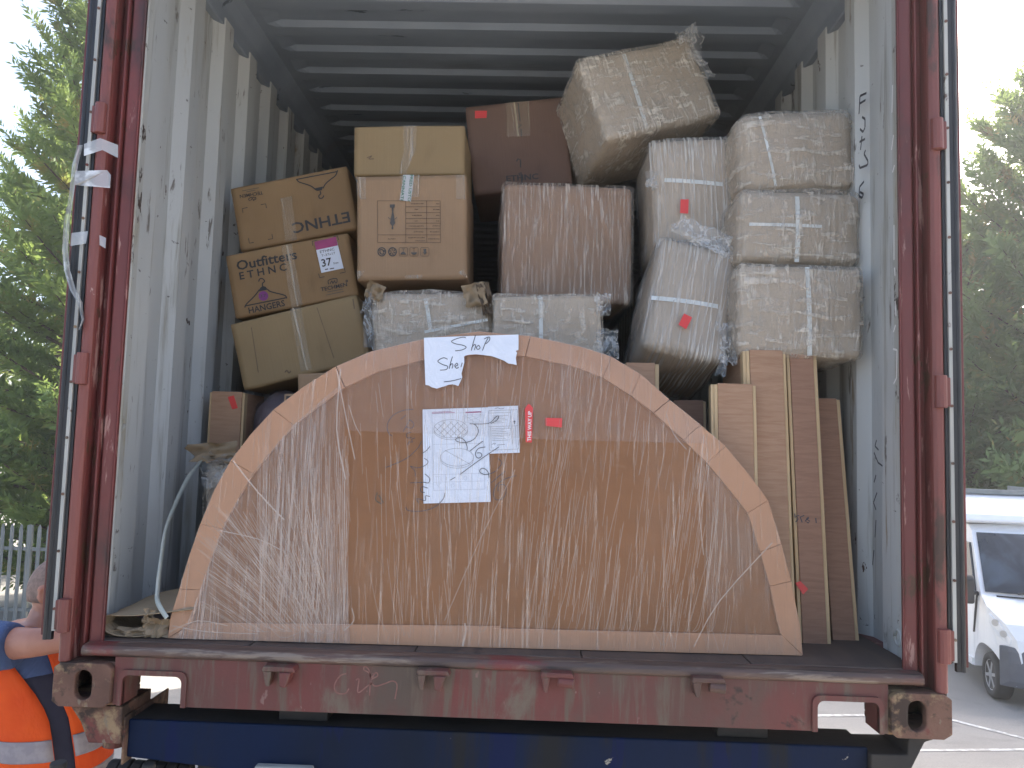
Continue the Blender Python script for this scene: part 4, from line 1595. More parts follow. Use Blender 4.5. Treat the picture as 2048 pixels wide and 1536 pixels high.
grid = []
for k in range(-2, 3):
    for s_ in (1, -1):
        cx = 545 + k * 52
        seg = [(cx - s_ * 62 + 0, 765 - 62), (cx + s_ * 62, 765 + 62)]
        pts = []
        for i in range(21):
            t = i / 20
            x, z = seg[0][0] + (seg[1][0] - seg[0][0]) * t, seg[0][1] + (seg[1][1] - seg[0][1]) * t
            if ((x - 545) / 126) ** 2 + ((z - 760) / 68) ** 2 < 1:
                pts.append((x, z))
        if len(pts) > 1:
            grid.append([pts[0], pts[-1]])
pen([ell(545, 760, 130, 70), ell(545, 772, 130, 72, .1, 3.04), ell(592, 978, 127, 68), ell(592, 990, 127, 72, .1, 3.04), [(500, 925), (690, 1030)]] + grid, .0008, -.0037, M_inkgrey, 'drawing', os_)
pen([[(400, 645), (790, 632)], [(400, 645), (412, 1232)], [(790, 632), (805, 1222)], [(412, 1232), (805, 1222)], [(408, 880), (795, 870)], [(410, 1112), (800, 1100)], [(412, 1170), (803, 1160)],
     [(505, 1110), (508, 1228)], [(612, 1106), (615, 1226)], [(705, 1103), (708, 1224)],
     [(645, 680), (780, 655)], [(650, 710), (785, 660)], [(655, 660), (720, 705)], [(700, 655), (770, 700)], [(648, 655), (786, 650)], [(648, 655), (652, 712)], [(652, 712), (788, 706)],
     [(425, 1128), (465, 1128)], [(468, 1125), (470, 1160)], [(430, 1185), (470, 1180)], [(440, 1190), (460, 1215)], [(545, 1180), (550, 1212)], [(560, 1178), (575, 1195), (560, 1208)],
     ell(655, 1138, 12, 16)], .0009, -.0037, M_pale, 'drawing_frame', os_, smooth=False)
pen([[(400, 633), (550, 627)], [(400, 641), (575, 634)]], .0014, -.0037, M_magenta, 'heading', os_, smooth=False)
pen([[(658, 635), (780, 630)]], .004, -.0037, M_magenta, 'logo_bar', os_, smooth=False)
fr = [[(834, 622), (1055, 614)], [(834, 622), (840, 925)], [(1055, 614), (1062, 915)], [(840, 925), (1062, 915)], [(1002, 616), (1006, 735)], [(836, 745), (1058, 737)], [(836, 640), (1002, 634)],
      [(850, 748), (855, 910)], [(1012, 742), (1016, 880)], [(1040, 742), (1046, 905)]]
fr += [[(866, 662 + 11 * i), (985 - (i * 37) % 50, 658 + 11 * i)] for i in range(6)] + [[(860, 760 + 13 * i), (1005 - (i * 53) % 70, 755 + 13 * i)] for i in range(8)]
pen(fr, .0008, -.0049, M_inkgrey, 'printed_form', od2, smooth=False)
pen([[(1032, 698), (1034, 724)], [(1025, 708), (1032, 698), (1040, 708)]], .0022, -.0049, M_ink, 'arrow_mark', od2, smooth=False)
pen([[(880, 606), (905, 600), (930, 608), (955, 600)], [(858, 880), (885, 870), (880, 885)], [(900, 885), (960, 880)]], .0012, -.0049, M_pen, 'handwriting', od2)
# felt-pen figures written across sheets and board
pen([[(690, 722), (732, 730), (756, 780), (722, 840), (660, 865), (600, 860), (582, 842), (610, 828), (650, 850), (670, 900), (668, 925)], [(688, 722), (780, 724), (840, 716), (862, 700), (895, 665), (913, 668), (890, 700), (850, 720)],
     [(790, 855), (740, 892), (690, 932)], [(810, 900), (760, 910), (735, 942), (740, 975), (762, 985), (782, 965), (772, 946), (745, 946)], [(915, 898), (765, 1000), (615, 1110)], [(578, 1132), (538, 1155)],
     [(905, 985), (930, 1010), (925, 1042), (880, 1090), (812, 1111), (770, 1095), (772, 1070), (800, 1065), (830, 1092), (838, 1140)], [(962, 1085), (905, 1130), (855, 1175)],
     [(1045, 1118), (950, 1150), (890, 1200), (870, 1260), (890, 1302), (930, 1300), (960, 1270), (968, 1212), (945, 1186), (910, 1200), (906, 1240)]], .0021, -.0056, M_pen, 'handwriting')
pen([[(258, 612), (180, 620), (100, 660), (58, 730), (66, 790), (95, 815)], [(160, 690), (200, 655)], [(180, 782), (230, 690)], [(230, 690), (262, 722), (245, 755), (203, 746)], [(240, 786), (206, 800), (212, 830), (245, 826)],
     [(270, 830), (245, 842), (250, 862), (222, 862), (215, 885)], [(320, 855), (290, 910), (200, 990), (45, 1058)],
     [(340, 985), (370, 1010), (350, 1040), (290, 1060), (235, 1048), (268, 1080), (272, 1125)], [(232, 1175), (350, 1170)], [(345, 1105), (382, 1140), (375, 1174), (345, 1172)], [(370, 1215), (322, 1205), (315, 1240), (345, 1250)],
     [(385, 1280), (350, 1275), (350, 1310), (310, 1300), (282, 1300), (300, 1330)], [(385, 893), (360, 925), (322, 950)], [(500, 1250), (485, 1300), (420, 1360), (330, 1390), (222, 1388), (200, 1360)]], .0020, -.0056, M_pen, 'handwriting')
ostk = sheet('this_way_up_sticker', [(1112, 612), (1125, 590), (1141, 575), (1158, 590), (1173, 606), (1168, 740), (1164, 870), (1118, 868), (1114, 740)], -.0200, M_sticker, 'red arrow sticker reading THIS WAY UP')
co, fs, x0, x1, top = text_mesh('THIS WAY UP', True)
a, b = Vector(c6((1157, 860))), Vector(c6((1162, 632)))
t = (b - a).normalized()
nn = Vector((-t.y, t.x))
hh = .0105
m = MB()
m.add([(a.x + t.x * (p[0] - x0) * (b - a).length / (x1 - x0) + nn.x * p[1] * hh / .7, -.0207, a.y + t.y * (p[0] - x0) * (b - a).length / (x1 - x0) + nn.y * p[1] * hh / .7) for p in co], fs)
part('lettering', m, M_white, ostk, fix=False)
sheet('sticker', [(1268, 682), (1395, 685), (1392, 755), (1270, 742)], -.0200, M_sticker, 'small plain red sticker right of the papers')
# dark vertical tear in the board by the left sheet
pen([[(755, 985), (752, 1000), (764, 1008)], [(758, 990), (767, 1006)]], .004, -.0052, M_cardin, 'tear', tr=lambda q: pl(*q))

# ------------------------------------------------------------------ printed cartons on the left
G1_ = 'hanger cartons stacked by the left wall'


def c4(b):
    return lambda q: (440 + q[0] / 4.8, 320 + q[1] / 4.8)


def c4q(*qs):
    return [(440 + q[0] / 4.8, 320 + q[1] / 4.8) for q in qs]


H3 = carton('cardboard_box', [(458, 645), (714, 591), (739, 717), (489, 784)], .76, .42, M_cardk, 'plain carton lowest of the three leaning by the left wall', G1_, seed=3)
H2 = carton('cardboard_box', [(451, 511), (694, 464), (718, 591), (469, 637)], .80, .42, M_card, 'carton printed Outfitters and HANGERS with white size label', G1_, seed=2)
H1 = carton('cardboard_box', [(462, 376), (696, 331), (713, 457), (479, 505)], .84, .42, M_card, 'carton with upside-down hanger print, topmost by the left wall', G1_, seed=1)
# upside-down carton
H1.text('ETHNC', c4q((1236, 498))[0], c4q((690, 610))[0], -21, M_ink, True)
H1.line([c4q(*st) for st in ([(735, 188), (1130, 112)], [(735, 185), (760, 212), (830, 235), (880, 255), (925, 290)], [(1130, 100), (1110, 150), (1060, 190), (1015, 230), (990, 275)],
                             [(962, 300), (968, 325), (950, 345), (958, 368), (985, 365), (998, 342)])], .0045, M_ink, 'hanger_print')
H1.poly(c4q((905, 275), (990, 256), (978, 292), (930, 298)), M_ink, 'hanger_print')
H1.text('TECHMEN', c4q((412, 300))[0], c4q((190, 338))[0], -6.5, M_ink, True)
H1.line([c4q(*st) for st in ([(215, 298), (375, 268)], [(255, 308), (340, 290)])], .0022, M_inkgrey, 'small_print', curve=False)
H1.line([c4q(*st) for st in ([(285, 395), (278, 372), (310, 360), (345, 362), (342, 385)], [(295, 392), (312, 370), (325, 390), (335, 370)])], .003, M_ink, 'emblem')
H1.line([c4q(*st) for st in ([(222, 508), (216, 468), (266, 457)], [(393, 430), (440, 422), (448, 462)], [(275, 752), (284, 800), (326, 792)], [(463, 764), (508, 756), (500, 712)])], .0028, M_ink, 'corner_marks', curve=False)
H1.poly(c4q((580, 372), (690, 350), (742, 770), (632, 790)), M_tape, 'tape', .003)
# upright carton
H2.text('Outfitters', c4q((168, 1062))[0], c4q((745, 948))[0], 19, M_ink, True)
H2.text('E T H N C', c4q((195, 1150))[0], c4q((645, 1058))[0], 14.5, M_ink, True)
H2.text('HANGERS', c4q((282, 1475))[0], c4q((628, 1400))[0], 12, M_ink, True)
H2.line([c4q(*st) for st in ([(372, 1168), (385, 1142), (412, 1142), (430, 1165), (410, 1185), (410, 1212)], [(240, 1418), (255, 1385), (330, 1310), (380, 1245)], [(455, 1240), (490, 1265), (590, 1290), (630, 1305), (643, 1330)],
                             [(243, 1402), (643, 1322)])], .0045, M_ink, 'hanger_print')
H2.poly(c4q((372, 1262), (388, 1228), (412, 1210), (440, 1218), (460, 1245)), M_ink, 'hanger_print')
H2.poly(c4q(*[(419 + 46 * math.cos(a_), 1306 + 46 * math.sin(a_)) for a_ in [k * math.pi / 12 for k in range(24)]]), M_purple, 'round_sticker', .0025)
H2.text('37', c4q((390, 1325))[0], c4q((448, 1314))[0], 6, M_inkgrey, False, off=.0042)
ol = H2.poly(c4q((908, 790), (1115, 742), (1188, 1040), (975, 1085)), M_paper, 'size_label', .002, label='white size label with magenta top and 37')
H2.poly(c4q((908, 788), (1115, 740), (1133, 822), (926, 866)), M_magenta, 'label_band', .0034)
H2.text('ETHNC', c4q((965, 898))[0], c4q((1103, 868))[0], 5.2, M_ink, False, off=.0042)
H2.text('T-37x17', c4q((978, 932))[0], c4q((1110, 905))[0], 4.6, M_inkgrey, False, off=.0042)
H2.text('37', c4q((985, 1028))[0], c4q((1080, 1008))[0], 15, M_ink, True, off=.0042)
H2.text('Size', c4q((1092, 1004))[0], c4q((1142, 993))[0], 4, M_ink, False, off=.0042)
H2.line([c4q((1010, 1055), (1040, 1048)), c4q((1056, 1048), (1098, 1040))], .004, M_inkgrey, 'small_print', .0042, False)
H2.line([c4q(*st) for st in ([(893, 825), (887, 782), (936, 770)], [(1090, 738), (1128, 728), (1140, 768)], [(948, 1092), (958, 1130), (1005, 1122)], [(1152, 1088), (1204, 1078), (1196, 1040)])], .0026, M_ink, 'corner_marks', curve=False)
H2.text('TECHMEN', c4q((972, 1262))[0], c4q((1224, 1212))[0], 7.5, M_ink, True)
H2.line([c4q((1030, 1268), (1180, 1240)), c4q((1020, 1298), (1190, 1262))], .0022, M_inkgrey, 'small_print', curve=False)
H2.line([c4q(*st) for st in ([(1045, 1195), (1040, 1160), (1080, 1142), (1120, 1140), (1125, 1165), (1118, 1185)], [(1058, 1190), (1075, 1162), (1085, 1186), (1100, 1160), (1110, 1185)], ell(1218, 1162, 8, 8, k=10))], .003, M_ink, 'emblem')
H2.poly(c4q((590, 830), (690, 805), (796, 1392), (690, 1420)), M_tape, 'tape', .003)
# plain carton
H3.poly([(580, 618), (602, 613), (624, 738), (602, 744)], M_tape, 'tape', .003)
H3.line([[(503, 655), (517, 745)], [(634, 615), (668, 716)]], .002, M_cardin, 'crease', .0016, False)
H3.line([[(706, 598), (709, 618)]], .004, M_cardin, 'tear', .0016, False)
H3.line([[(570, 745), (574, 741), (578, 746), (582, 742)]], .004, M_inkbrown, 'smudge')

# ------------------------------------------------------------------ middle cartons


def c5(*qs):
    return [(700 + q[0] / 5.908, 340 + q[1] / 5.908) for q in qs]


ML = carton('cardboard_box', [(712, 353), (930, 348), (936, 558), (715, 561)], .68, .40, M_card2, 'tan carton printed with lamp drawing, table and handling symbols', seed=4)
MU = carton('cardboard_box', [(706, 252), (929, 250), (931, 349), (709, 352)], .71, .38, M_cardk, 'plain tan carton standing on the lamp carton', seed=5)
box = [[(325, 366), (1066, 366)], [(325, 366), (328, 858)], [(1066, 366), (1072, 858)], [(328, 858), (1072, 858)], [(658, 366), (660, 858)], [(906, 366), (908, 858)], [(328, 768), (1070, 768)]]
box += [[(658, z), (1068, z)] for z in (436, 505, 575, 630, 696)]
ML.line([c5(*st) for st in box], .0018, M_inkbrown, 'table_print', curve=False)
words = [(720, 400, 870), (1018, 400, 1058), (765, 468, 805), (985, 468, 1058), (735, 538, 850), (1018, 538, 1058), (765, 604, 800), (1018, 604, 1058), (695, 664, 872), (975, 662, 1058), (755, 732, 870), (945, 732, 1058), (688, 802, 885), (770, 838, 885), (925, 815, 1058), (450, 816, 540)]
m = MB()
rw = random.Random(4)
for x0, z, x1 in words:
    x = x0
    while x < x1:
        w = rw.uniform(6, 13)
        m.ribbon([ML.lx(*c5((x, z + rw.uniform(-2, 2)))[0]), ML.lx(*c5((min(x + w, x1), z + rw.uniform(-3, 3)))[0])], rw.uniform(.0018, .0036), ML.yf - .002)
        x += w + rw.uniform(1, 4)
part('table_entries', m, M_inkbrown, ML.o, fix=False)
ML.poly(c5((472, 408), (530, 408), (528, 446), (474, 446)), M_inkgrey, 'lamp_print')
ML.poly(c5((494, 448), (516, 448), (514, 500), (524, 575), (534, 630), (518, 650), (508, 668), (515, 690), (502, 706), (490, 690), (498, 668), (486, 650), (474, 630), (484, 575), (498, 500)), M_inkgrey, 'lamp_print')
ML.line([c5(*st) for st in ([(452, 560), (475, 582), (490, 572)], [(555, 562), (530, 582), (518, 572)])], .002, M_inkgrey, 'lamp_print')
rnd = []
for cx in (377, 503):
    rnd.append(c5(*ell(cx, 968, 47, 50, k=24)))
ML.line(rnd, .0030, M_inkgrey, 'symbol', curve=False)
ML.line([c5(*ell(cx, 968, 41, 44, k=24)) for cx in (377, 503)], .0012, M_inkgrey, 'symbol', curve=False)
ML.line([c5(*ell(372, 968, 26, 26, -2.6, .3, 12)), c5(*ell(382, 970, 26, 26, .6, 3.4, 12))], .0042, M_inkgrey, 'recycling_arrows')
ML.poly(c5((385, 948), (418, 952), (400, 985)), M_inkgrey, 'recycling_arrows')
for k in range(6):
    a_ = k * math.pi / 3 + .3
    ML.poly(c5((503 + 8 * math.cos(a_ + .9), 968 + 8 * math.sin(a_ + .9)), (503 + 37 * math.cos(a_ - .22), 968 + 38 * math.sin(a_ - .22)), (503 + 37 * math.cos(a_ + .22), 968 + 38 * math.sin(a_ + .22))), M_inkgrey, 'symbol_star')
for cx in (631, 757, 885):
    r0, r1 = 49, 51
    ML.line([c5((cx - 40, 968 - r1), (cx + 40, 968 - r1), (cx + r0, 968 - 40), (cx + r0, 968 + 40), (cx + 40, 968 + r1), (cx - 40, 968 + r1), (cx - r0, 968 + 40), (cx - r0, 968 - 40), (cx - 40, 968 - r1))], .0016, M_inkbrown, 'symbol', curve=False)
ML.poly(c5((597, 1000), (603, 985), (618, 970), (643, 970), (657, 985), (665, 1000)), M_inkgrey, 'symbol_bowl')
ML.line([c5((631, 968), (631, 935)), c5((612, 932), (650, 932))], .0018, M_inkgrey, 'symbol_stem', curve=False)
ML.poly(c5((720, 975), (792, 975), (785, 992), (765, 1003), (745, 1003), (728, 992)), M_inkgrey, 'symbol_bowl')
ML.line([c5((757, 972), (757, 922)), c5((740, 930), (772, 926))], .0018, M_inkbrown, 'symbol_stem', curve=False)
ML.poly(c5((868, 932), (880, 938), (892, 932), (900, 938), (898, 972), (908, 972), (885, 1004), (862, 972), (872, 972)), M_inkgrey, 'symbol_arrow')
ML.poly(c5((600, 60), (820, 60), (818, 320), (700, 322), (690, 330), (610, 326)), M_tape, 'tape', .003)
ML.poly(c5((635, 62), (760, 62), (722, 378), (590, 362)), M_tapeclear, 'printed_tape', .0045)
ML.text('CANNATI', c5((660, 70))[0], c5((612, 365))[0], 0.1, M_green, True, off=.006) if False else None
for body, p0, p1 in (('CANNATI', (632, 70), (600, 362)), ('FRED USTO', (716, 62), (684, 376))):
    co, fs, x0, x1, top = text_mesh(body, True)
    a, b = Vector(ML.lx(*c5(p0)[0])), Vector(ML.lx(*c5(p1)[0]))
    t = (b - a).normalized()
    nn = Vector((-t.y, t.x))
    m = MB()
    m.add([(a.x + t.x * (p[0] - x0) * (b - a).length / (x1 - x0) + nn.x * p[1] * .0105 / .7, ML.yf - .0062, a.y + t.y * (p[0] - x0) * (b - a).length / (x1 - x0) + nn.y * p[1] * .0105 / .7) for p in co], fs)
    part('lettering', m, M_green, ML.o, fix=False)
for q in (((70, 80), (185, 90), (190, 350), (130, 352), (80, 270)), ((1250, 60), (1352, 60), (1362, 350), (1258, 350)), ((85, 1195), (185, 1190), (140, 1250), (88, 1300)), ((1270, 1215), (1340, 1180), (1388, 1275)), ((650, 1245), (860, 1240), (850, 1285), (660, 1285))):
    ML.poly(c5(*q), M_tape, 'tape', .003)
MU.poly([(806, 251), (834, 251), (832, 300), (824, 318), (812, 348), (798, 348), (808, 300)], M_tape, 'tape', .003)
MU.line([[(734, 316), (744, 312), (738, 318), (748, 318)]], .003, M_inkbrown, 'pen_mark')

BR = carton('cardboard_box', [(931, 211), (1127, 195), (1146, 366), (946, 393)], 1.02, .42, M_cardbrown, 'reddish brown carton printed ETHNC with a red sticker', seed=6)
BR.text('ETHNC', (1013, 363), (1077, 358), 11, M_ink, True)
BR.poly([(950, 222), (974, 222), (973, 236), (950, 237)], M_sticker, 'sticker')
BR.line([[(1036, 206), (1040, 243)], [(1042, 258), (1043, 273)], [(1033, 323), (1036, 318), (1041, 320), (1041, 335)], [(1044, 368), (1042, 345), (1038, 347), (1040, 352)], [(1037, 248), (1043, 250), (1036, 256)]], .005, M_ink, 'print', curve=False)
BR.poly([(1012, 206), (1058, 202), (1060, 272), (1014, 274)], M_tape, 'tape', .0028)

# ------------------------------------------------------------------ film-wrapped boxes
W1 = wrapped('wrapped_box', [(1012, 374), (1269, 368), (1258, 615), (1001, 590)], [.74, .78, .78, .74], .42, 'brown wrapped box with vertical film streaks in the middle of the load',
             M_cardwrapk, M_filmk, .018, .004, .004, 11)
W2 = wrapped('wrapped_box', [(1170, 127), (1396, 66), (1424, 236), (1203, 273)], [.72, .84, .80, .68], .46, 'tilted wrapped box on top of the load, highest of all', None, M_film3, .022, .006, .006, 12)
W3 = wrapped('wrapped_box', [(1318, 276), (1478, 282), (1471, 500), (1297, 520)], .66, .40, 'upright wrapped box with red sticker and strap below the tilted one', None, M_filmv, .025, .012, .007, 13)
W4 = wrapped('wrapped_box', [(1340, 474), (1482, 508), (1442, 718), (1268, 688)], [.56, .56, .46, .46], .44, 'leaning wrapped box with a red sticker hanging over the wooden crates', None, M_filmv, .028, .012, .009, 14)
G2_ = 'wrapped boxes stacked by the right wall'
S1 = wrapped('wrapped_box', [(1478, 224), (1711, 215), (1709, 379), (1487, 387)], .50, .42, 'soft wrapped box topmost of the stack by the right wall', None, M_film2, .045, .016, .010, 15, G2_)
S2 = wrapped('wrapped_box', [(1484, 378), (1721, 386), (1719, 530), (1478, 522)], .45, .42, 'wrapped box with crossed white straps, middle of the right stack', None, M_film, .03, .014, .008, 16, G2_)
S3 = wrapped('wrapped_box', [(1483, 531), (1725, 536), (1722, 718), (1477, 706)], .39, .42, 'wrapped box with one strap, lowest of the stack above plywood crates', None, M_film2, .022, .008, .007, 17, G2_)
L1 = wrapped('wrapped_box', [(752, 588), (980, 582), (986, 800), (744, 800)], .56, .36, 'torn wrapped box directly behind the arch, below the lamp carton', None, M_film3, .03, .008, .010, 18)
L2 = wrapped('wrapped_box', [(989, 592), (1198, 592), (1206, 800), (986, 800)], .52, .36, 'wrapped box with strap behind the arch, right of the torn one', None, M_film, .012, .004, .006, 19)
Q1 = wrapped('wrapped_box', [(418, 928), (520, 925), (520, 1120), (400, 1110)], .58, .30, 'small wrapped bundle below the red-stickered crate on the left', None, M_film3, .03, .008, .010, 20)
strap_on(W2, (1246, 110), (1292, 258), .016)
strap_on(W3, (1328, 362), (1445, 371), .015)
strap_on(W4, (1302, 597), (1434, 616), .016)
strap_on(S1, (1518, 235), (1550, 374), .009)
strap_on(S2, (1592, 395), (1592, 525), .015)
strap_on(S2, (1497, 450), (1640, 456), .011)
strap_on(S3, (1613, 535), (1618, 712), .015)
strap_on(L1, (852, 598), (862, 660), .014)
strap_on(L1, (850, 665), (975, 640), .010)
strap_on(L2, (1081, 594), (1082, 680), .014)
sticker_on(W3, [(1358, 404), (1374, 404), (1373, 432), (1357, 431)], label='red sticker')
sticker_on(W4, [(1364, 634), (1380, 642), (1368, 665), (1353, 656)], label='red sticker')


def flap_px(b, px, py, wpx, hpx, seed, mat=None, name='film_flap', ang=0.0, dy=-.02, curl=.03):
    x, z = b.lx(px, py)
    x2, z2 = b.lx(px + wpx, py)
    x3, z3 = b.lx(px, py - hpx)
    return flap(b, x, z, math.hypot(x2 - x, z2 - z), math.hypot(x3 - x, z3 - z), seed, b.yf + dy, mat, name, ang, curl)


flap_px(W2, 1384, 92, 34, 62, 1, ang=-.5)
flap_px(W2, 1366, 78, 30, 24, 2)
flap_px(W2, 1398, 130, 16, 60, 31, ang=.3)
flap_px(W3, 1302, 362, 22, 34, 3)
flap_px(W3, 1392, 500, 150, 34, 4)
flap_px(W4, 1450, 690, 30, 80, 5, ang=.3)
flap_px(W4, 1442, 735, 18, 42, 6)
flap_px(W4, 1400, 478, 110, 40, 7, ang=-.3, dy=-.03)
flap_px(W4, 1462, 500, 50, 50, 8)
flap_px(L2, 1214, 690, 44, 60, 10)
flap_px(L2, 1205, 610, 30, 44, 11)
flap_px(L1, 742, 640, 22, 110, 15)
flap_px(L1, 950, 592, 46, 44, 21, M_torn, 'torn_cardboard', .2, -.03, .035)
flap_px(L1, 972, 600, 26, 60, 22, M_cardin, 'torn_cardboard', .2, -.02, .05)
flap_px(L1, 752, 585, 34, 34, 23, M_torn, 'torn_cardboard', -.4, -.025, .04)
flap_px(L1, 738, 606, 14, 44, 24, M_flap, 'film_flap', -.4)
flap_px(Q1, 432, 902, 92, 34, 25, M_torn, 'torn_cardboard', .12, -.03, .03)
flap_px(Q1, 462, 914, 70, 26, 26, M_torn, 'torn_cardboard', -.25, -.02, .06)
flap_px(Q1, 448, 940, 80, 60, 27, M_flap, 'film_flap', .1, -.03)

# purple-grey film roll and small cartons behind the arch on the left
b = Box('wrapped_roll', [(505, 790), (592, 790), (600, 930), (496, 930)], .78, .34, 'dark purplish film-wrapped bundle between crate and leaning cartons', 'wrapped bundle')
link('bundle_body', grid_box(b.w, b.d, b.h, 14, .09, .02, .014, 6, 31), paint('purple_grey_cloth', (.115, .085, .095), (.17, .13, .135), 5, V1, .6, .3, 30), b.o, smooth=True)
link('stretch_film', grid_box(b.w, b.d, b.h, 22, .095, .02, .016, 7, 31, .008), M_filmd, b.o, smooth=True)
b = carton('cardboard_box', [(596, 746), (690, 742), (690, 840), (596, 846)], .60, .26, M_card2, 'small tan carton peeping over the arch on the left', seed=8)
b.line([[(634, 762), (644, 760)]], .008, M_inkbrown, 'print', curve=False)
b = carton('cardboard_box', [(566, 787), (610, 787), (610, 880), (566, 880)], .52, .2, M_card2, 'narrow carton edge behind the arch, left of the small one', seed=9)
b.poly([(573, 792), (590, 792), (586, 798), (577, 806), (572, 806)], M_ink, 'print')

# ------------------------------------------------------------------ plywood crates
G3_ = 'plywood crates standing on the right'


def crate(quad, ys, depth, label, strips, mat=None, group=None):
    """board faces with pale solid-wood battens; strips = (left, right) batten widths in metres"""
    b_ = Box('plywood_crate', quad, ys, depth, label, 'wooden crate', group)
    w, d, h = b_.w, b_.d, b_.h
    sl, sr = strips
    m_ = MB()
    m_.bx(-w / 2 + sl, w / 2 - sr, -d / 2, -d / 2 + .012, .002, h)
    part('front_panel', m_, mat or M_ply, b_.o, bevel=.0015)
    for sx in (-1, 1):
        m_ = MB()
        m_.bx(sx * (w / 2 - .006), sx * (w / 2 - .018), -d / 2 + .0125, d / 2 - .0125, .002, h - .003)
        part('side_panel', m_, mat or M_ply, b_.o, bevel=.0015)
    m_ = MB()
    m_.bx(-w / 2 + .006, w / 2 - .006, d / 2 - .012, d / 2, .002, h - .003)
    part('back_panel', m_, mat or M_ply, b_.o, bevel=.0015)
    m_ = MB()
    m_.bx(-w / 2 + .0185, w / 2 - .0185, -d / 2 + .0125, d / 2 - .0125, h - .020, h - .006)
    part('top_panel', m_, mat or M_ply, b_.o, bevel=.0015)
    for sx, sw in ((-1, sl), (1, sr)):
        if sw > 0:
            m_ = MB()
            m_.bx(sx * w / 2, sx * (w / 2 - sw + .0008), -d / 2 + .003, -d / 2 + .034, 0, h - .004)
            if sw > .014:
                m_.bx(sx * (w / 2 - sw * .45), sx * (w / 2 - sw + .001), -d / 2 - .001, -d / 2 + .003, 0, h - .004)
            part('batten', m_, M_pine, b_.o, bevel=.0015)
    return b_


T2 = crate([(1597, 700), (1656, 702), (1639, 1289), (1573, 1289)], [.40, .40, .31, .31], .30, 'tallest plywood crate at right, with 18751 written upside down', (.011, .012), M_plyd, G3_)
T1 = crate([(1506, 700), (1594, 702), (1570, 1287), (1480, 1285)], [.38, .38, .29, .29], .30, 'tall pale plywood crate standing left of the numbered one', (.022, .010), M_ply, G3_)
T3 = crate([(1655, 797), (1704, 799), (1694, 1284), (1640, 1284)], [.50, .50, .37, .37], .26, 'lower dark plywood crate nearest the right wall', (.0, .012), M_plyd, G3_)
T4 = crate([(1436, 766), (1529, 770), (1505, 1284), (1412, 1282)], [.33, .33, .255, .255], .06, 'short plywood crate in front of the tall pale one', (.022, .011), M_ply, G3_)
T5 = crate([(1352, 800), (1418, 801), (1412, 1100), (1346, 1100)], [.66, .66, .64, .64], .25, 'dark plywood crate low behind the arch, left of the short crate', (.0, .010), M_plyd, G3_)
T6 = crate([(1251, 724), (1322, 727), (1316, 1000), (1246, 1000)], [.50, .50, .46, .46], .24, 'plywood crate below the leaning wrapped box', (.006, .014), M_ply, G3_)
C1 = crate([(418, 783), (487, 783), (484, 930), (412, 926)], .72, .24, 'small plywood crate with red sticker by the left wall', (.009, .010), M_ply)
C1.poly([(456, 794), (468, 791), (476, 816), (465, 819)], M_sticker, 'sticker')
m = MB()
st = [[(1631, 1036), (1632, 1046)], [(1617, 1034), (1612, 1038), (1619, 1042), (1616, 1046), (1610, 1042), (1617, 1036)], [(1608, 1031), (1600, 1034), (1604, 1045)], [(1598, 1031), (1592, 1032), (1596, 1038), (1591, 1044)], [(1589, 1027), (1590, 1036)]]
T2.line(st, .0032, M_pen, 'handwriting', curve=False)
T2.poly([(1590, 1166), (1600, 1162), (1616, 1178), (1606, 1189)], M_sticker, 'sticker')

# ------------------------------------------------------------------ loose strap and crumpled corrugated sheet
m = MB()
path = [(404, 918, .56), (375, 958, .42), (348, 1015, .30), (331, 1062, .22), (322, 1120, .17), (315, 1180, .13), (316, 1206, .10), (334, 1236, .07)]
P = [Vector(q) for q in catmull([tuple(at(*q)) for q in path], 6)]
vv = []
for i, p in enumerate(P):
    t = (P[min(i + 1, len(P) - 1)] - P[max(i - 1, 0)]).normalized()
    tw = .9 * math.sin(i / len(P) * 3.0)
    nn = t.cross(Vector((math.sin(tw), -math.cos(tw), 0))).normalized() * .0066
    vv += [tuple(p - nn), tuple(p + nn)]
m.add(vv, [(2 * i, 2 * i + 2, 2 * i + 3, 2 * i + 1) for i in range(len(P) - 1)])
o_ = build('plastic_strap', m, M_strap, fix=False, smooth=True)
md = o_.modifiers.new('thick', 'SOLIDIFY')
md.thickness = .001
tag(o_, 'loose pale plastic strap curling down beside the left wall', 'strap')

SH = thing('corrugated_sheet', 'crumpled corrugated cardboard sheet rolled up on the floor at left', 'cardboard sheet', (-1.03, .12, .167))
m = MB()
prof_s = catmull([(.03, .010, 0), (-.03, .003, 0), (-.08, .010, 0), (-.112, .030, 0), (-.108, .052, 0), (-.085, .060, 0), (-.03, .064, 0), (.05, .072, 0), (.15, .085, 0)], 6)
ny = 90
vv = []
for i, (a_, b_, _) in enumerate(prof_s):
    up_ = max(0.0, (i / len(prof_s) - .5) * 2)
    for j in range(ny + 1):
        t = j / ny
        x = a_ + .02 * mnoise.noise(Vector((t * 2.5, 1, 0))) * (1 - up_)
        rip = .0016 * math.sin(t * 2 * math.pi * 15)
        z = b_ * (1 - .25 * t * (1 - up_)) + up_ ** .4 * .055 * t + .008 * mnoise.noise(Vector((i * .12, t * 2, 2))) + rip
        vv.append((x, -.045 + .19 * t + .02 * (a_ + .1) + .008 * mnoise.noise(Vector((i * .25, 4, 2))) * (1 - t), max(.002, z)))
m.add(vv, [(i * (ny + 1) + j, (i + 1) * (ny + 1) + j, (i + 1) * (ny + 1) + j + 1, i * (ny + 1) + j + 1) for i in range(len(prof_s) - 1) for j in range(ny)])
o_ = part('sheet', m, M_torn, SH, smooth=True, fix=False)
md = o_.modifiers.new('thick', 'SOLIDIFY')
md.thickness = .0025
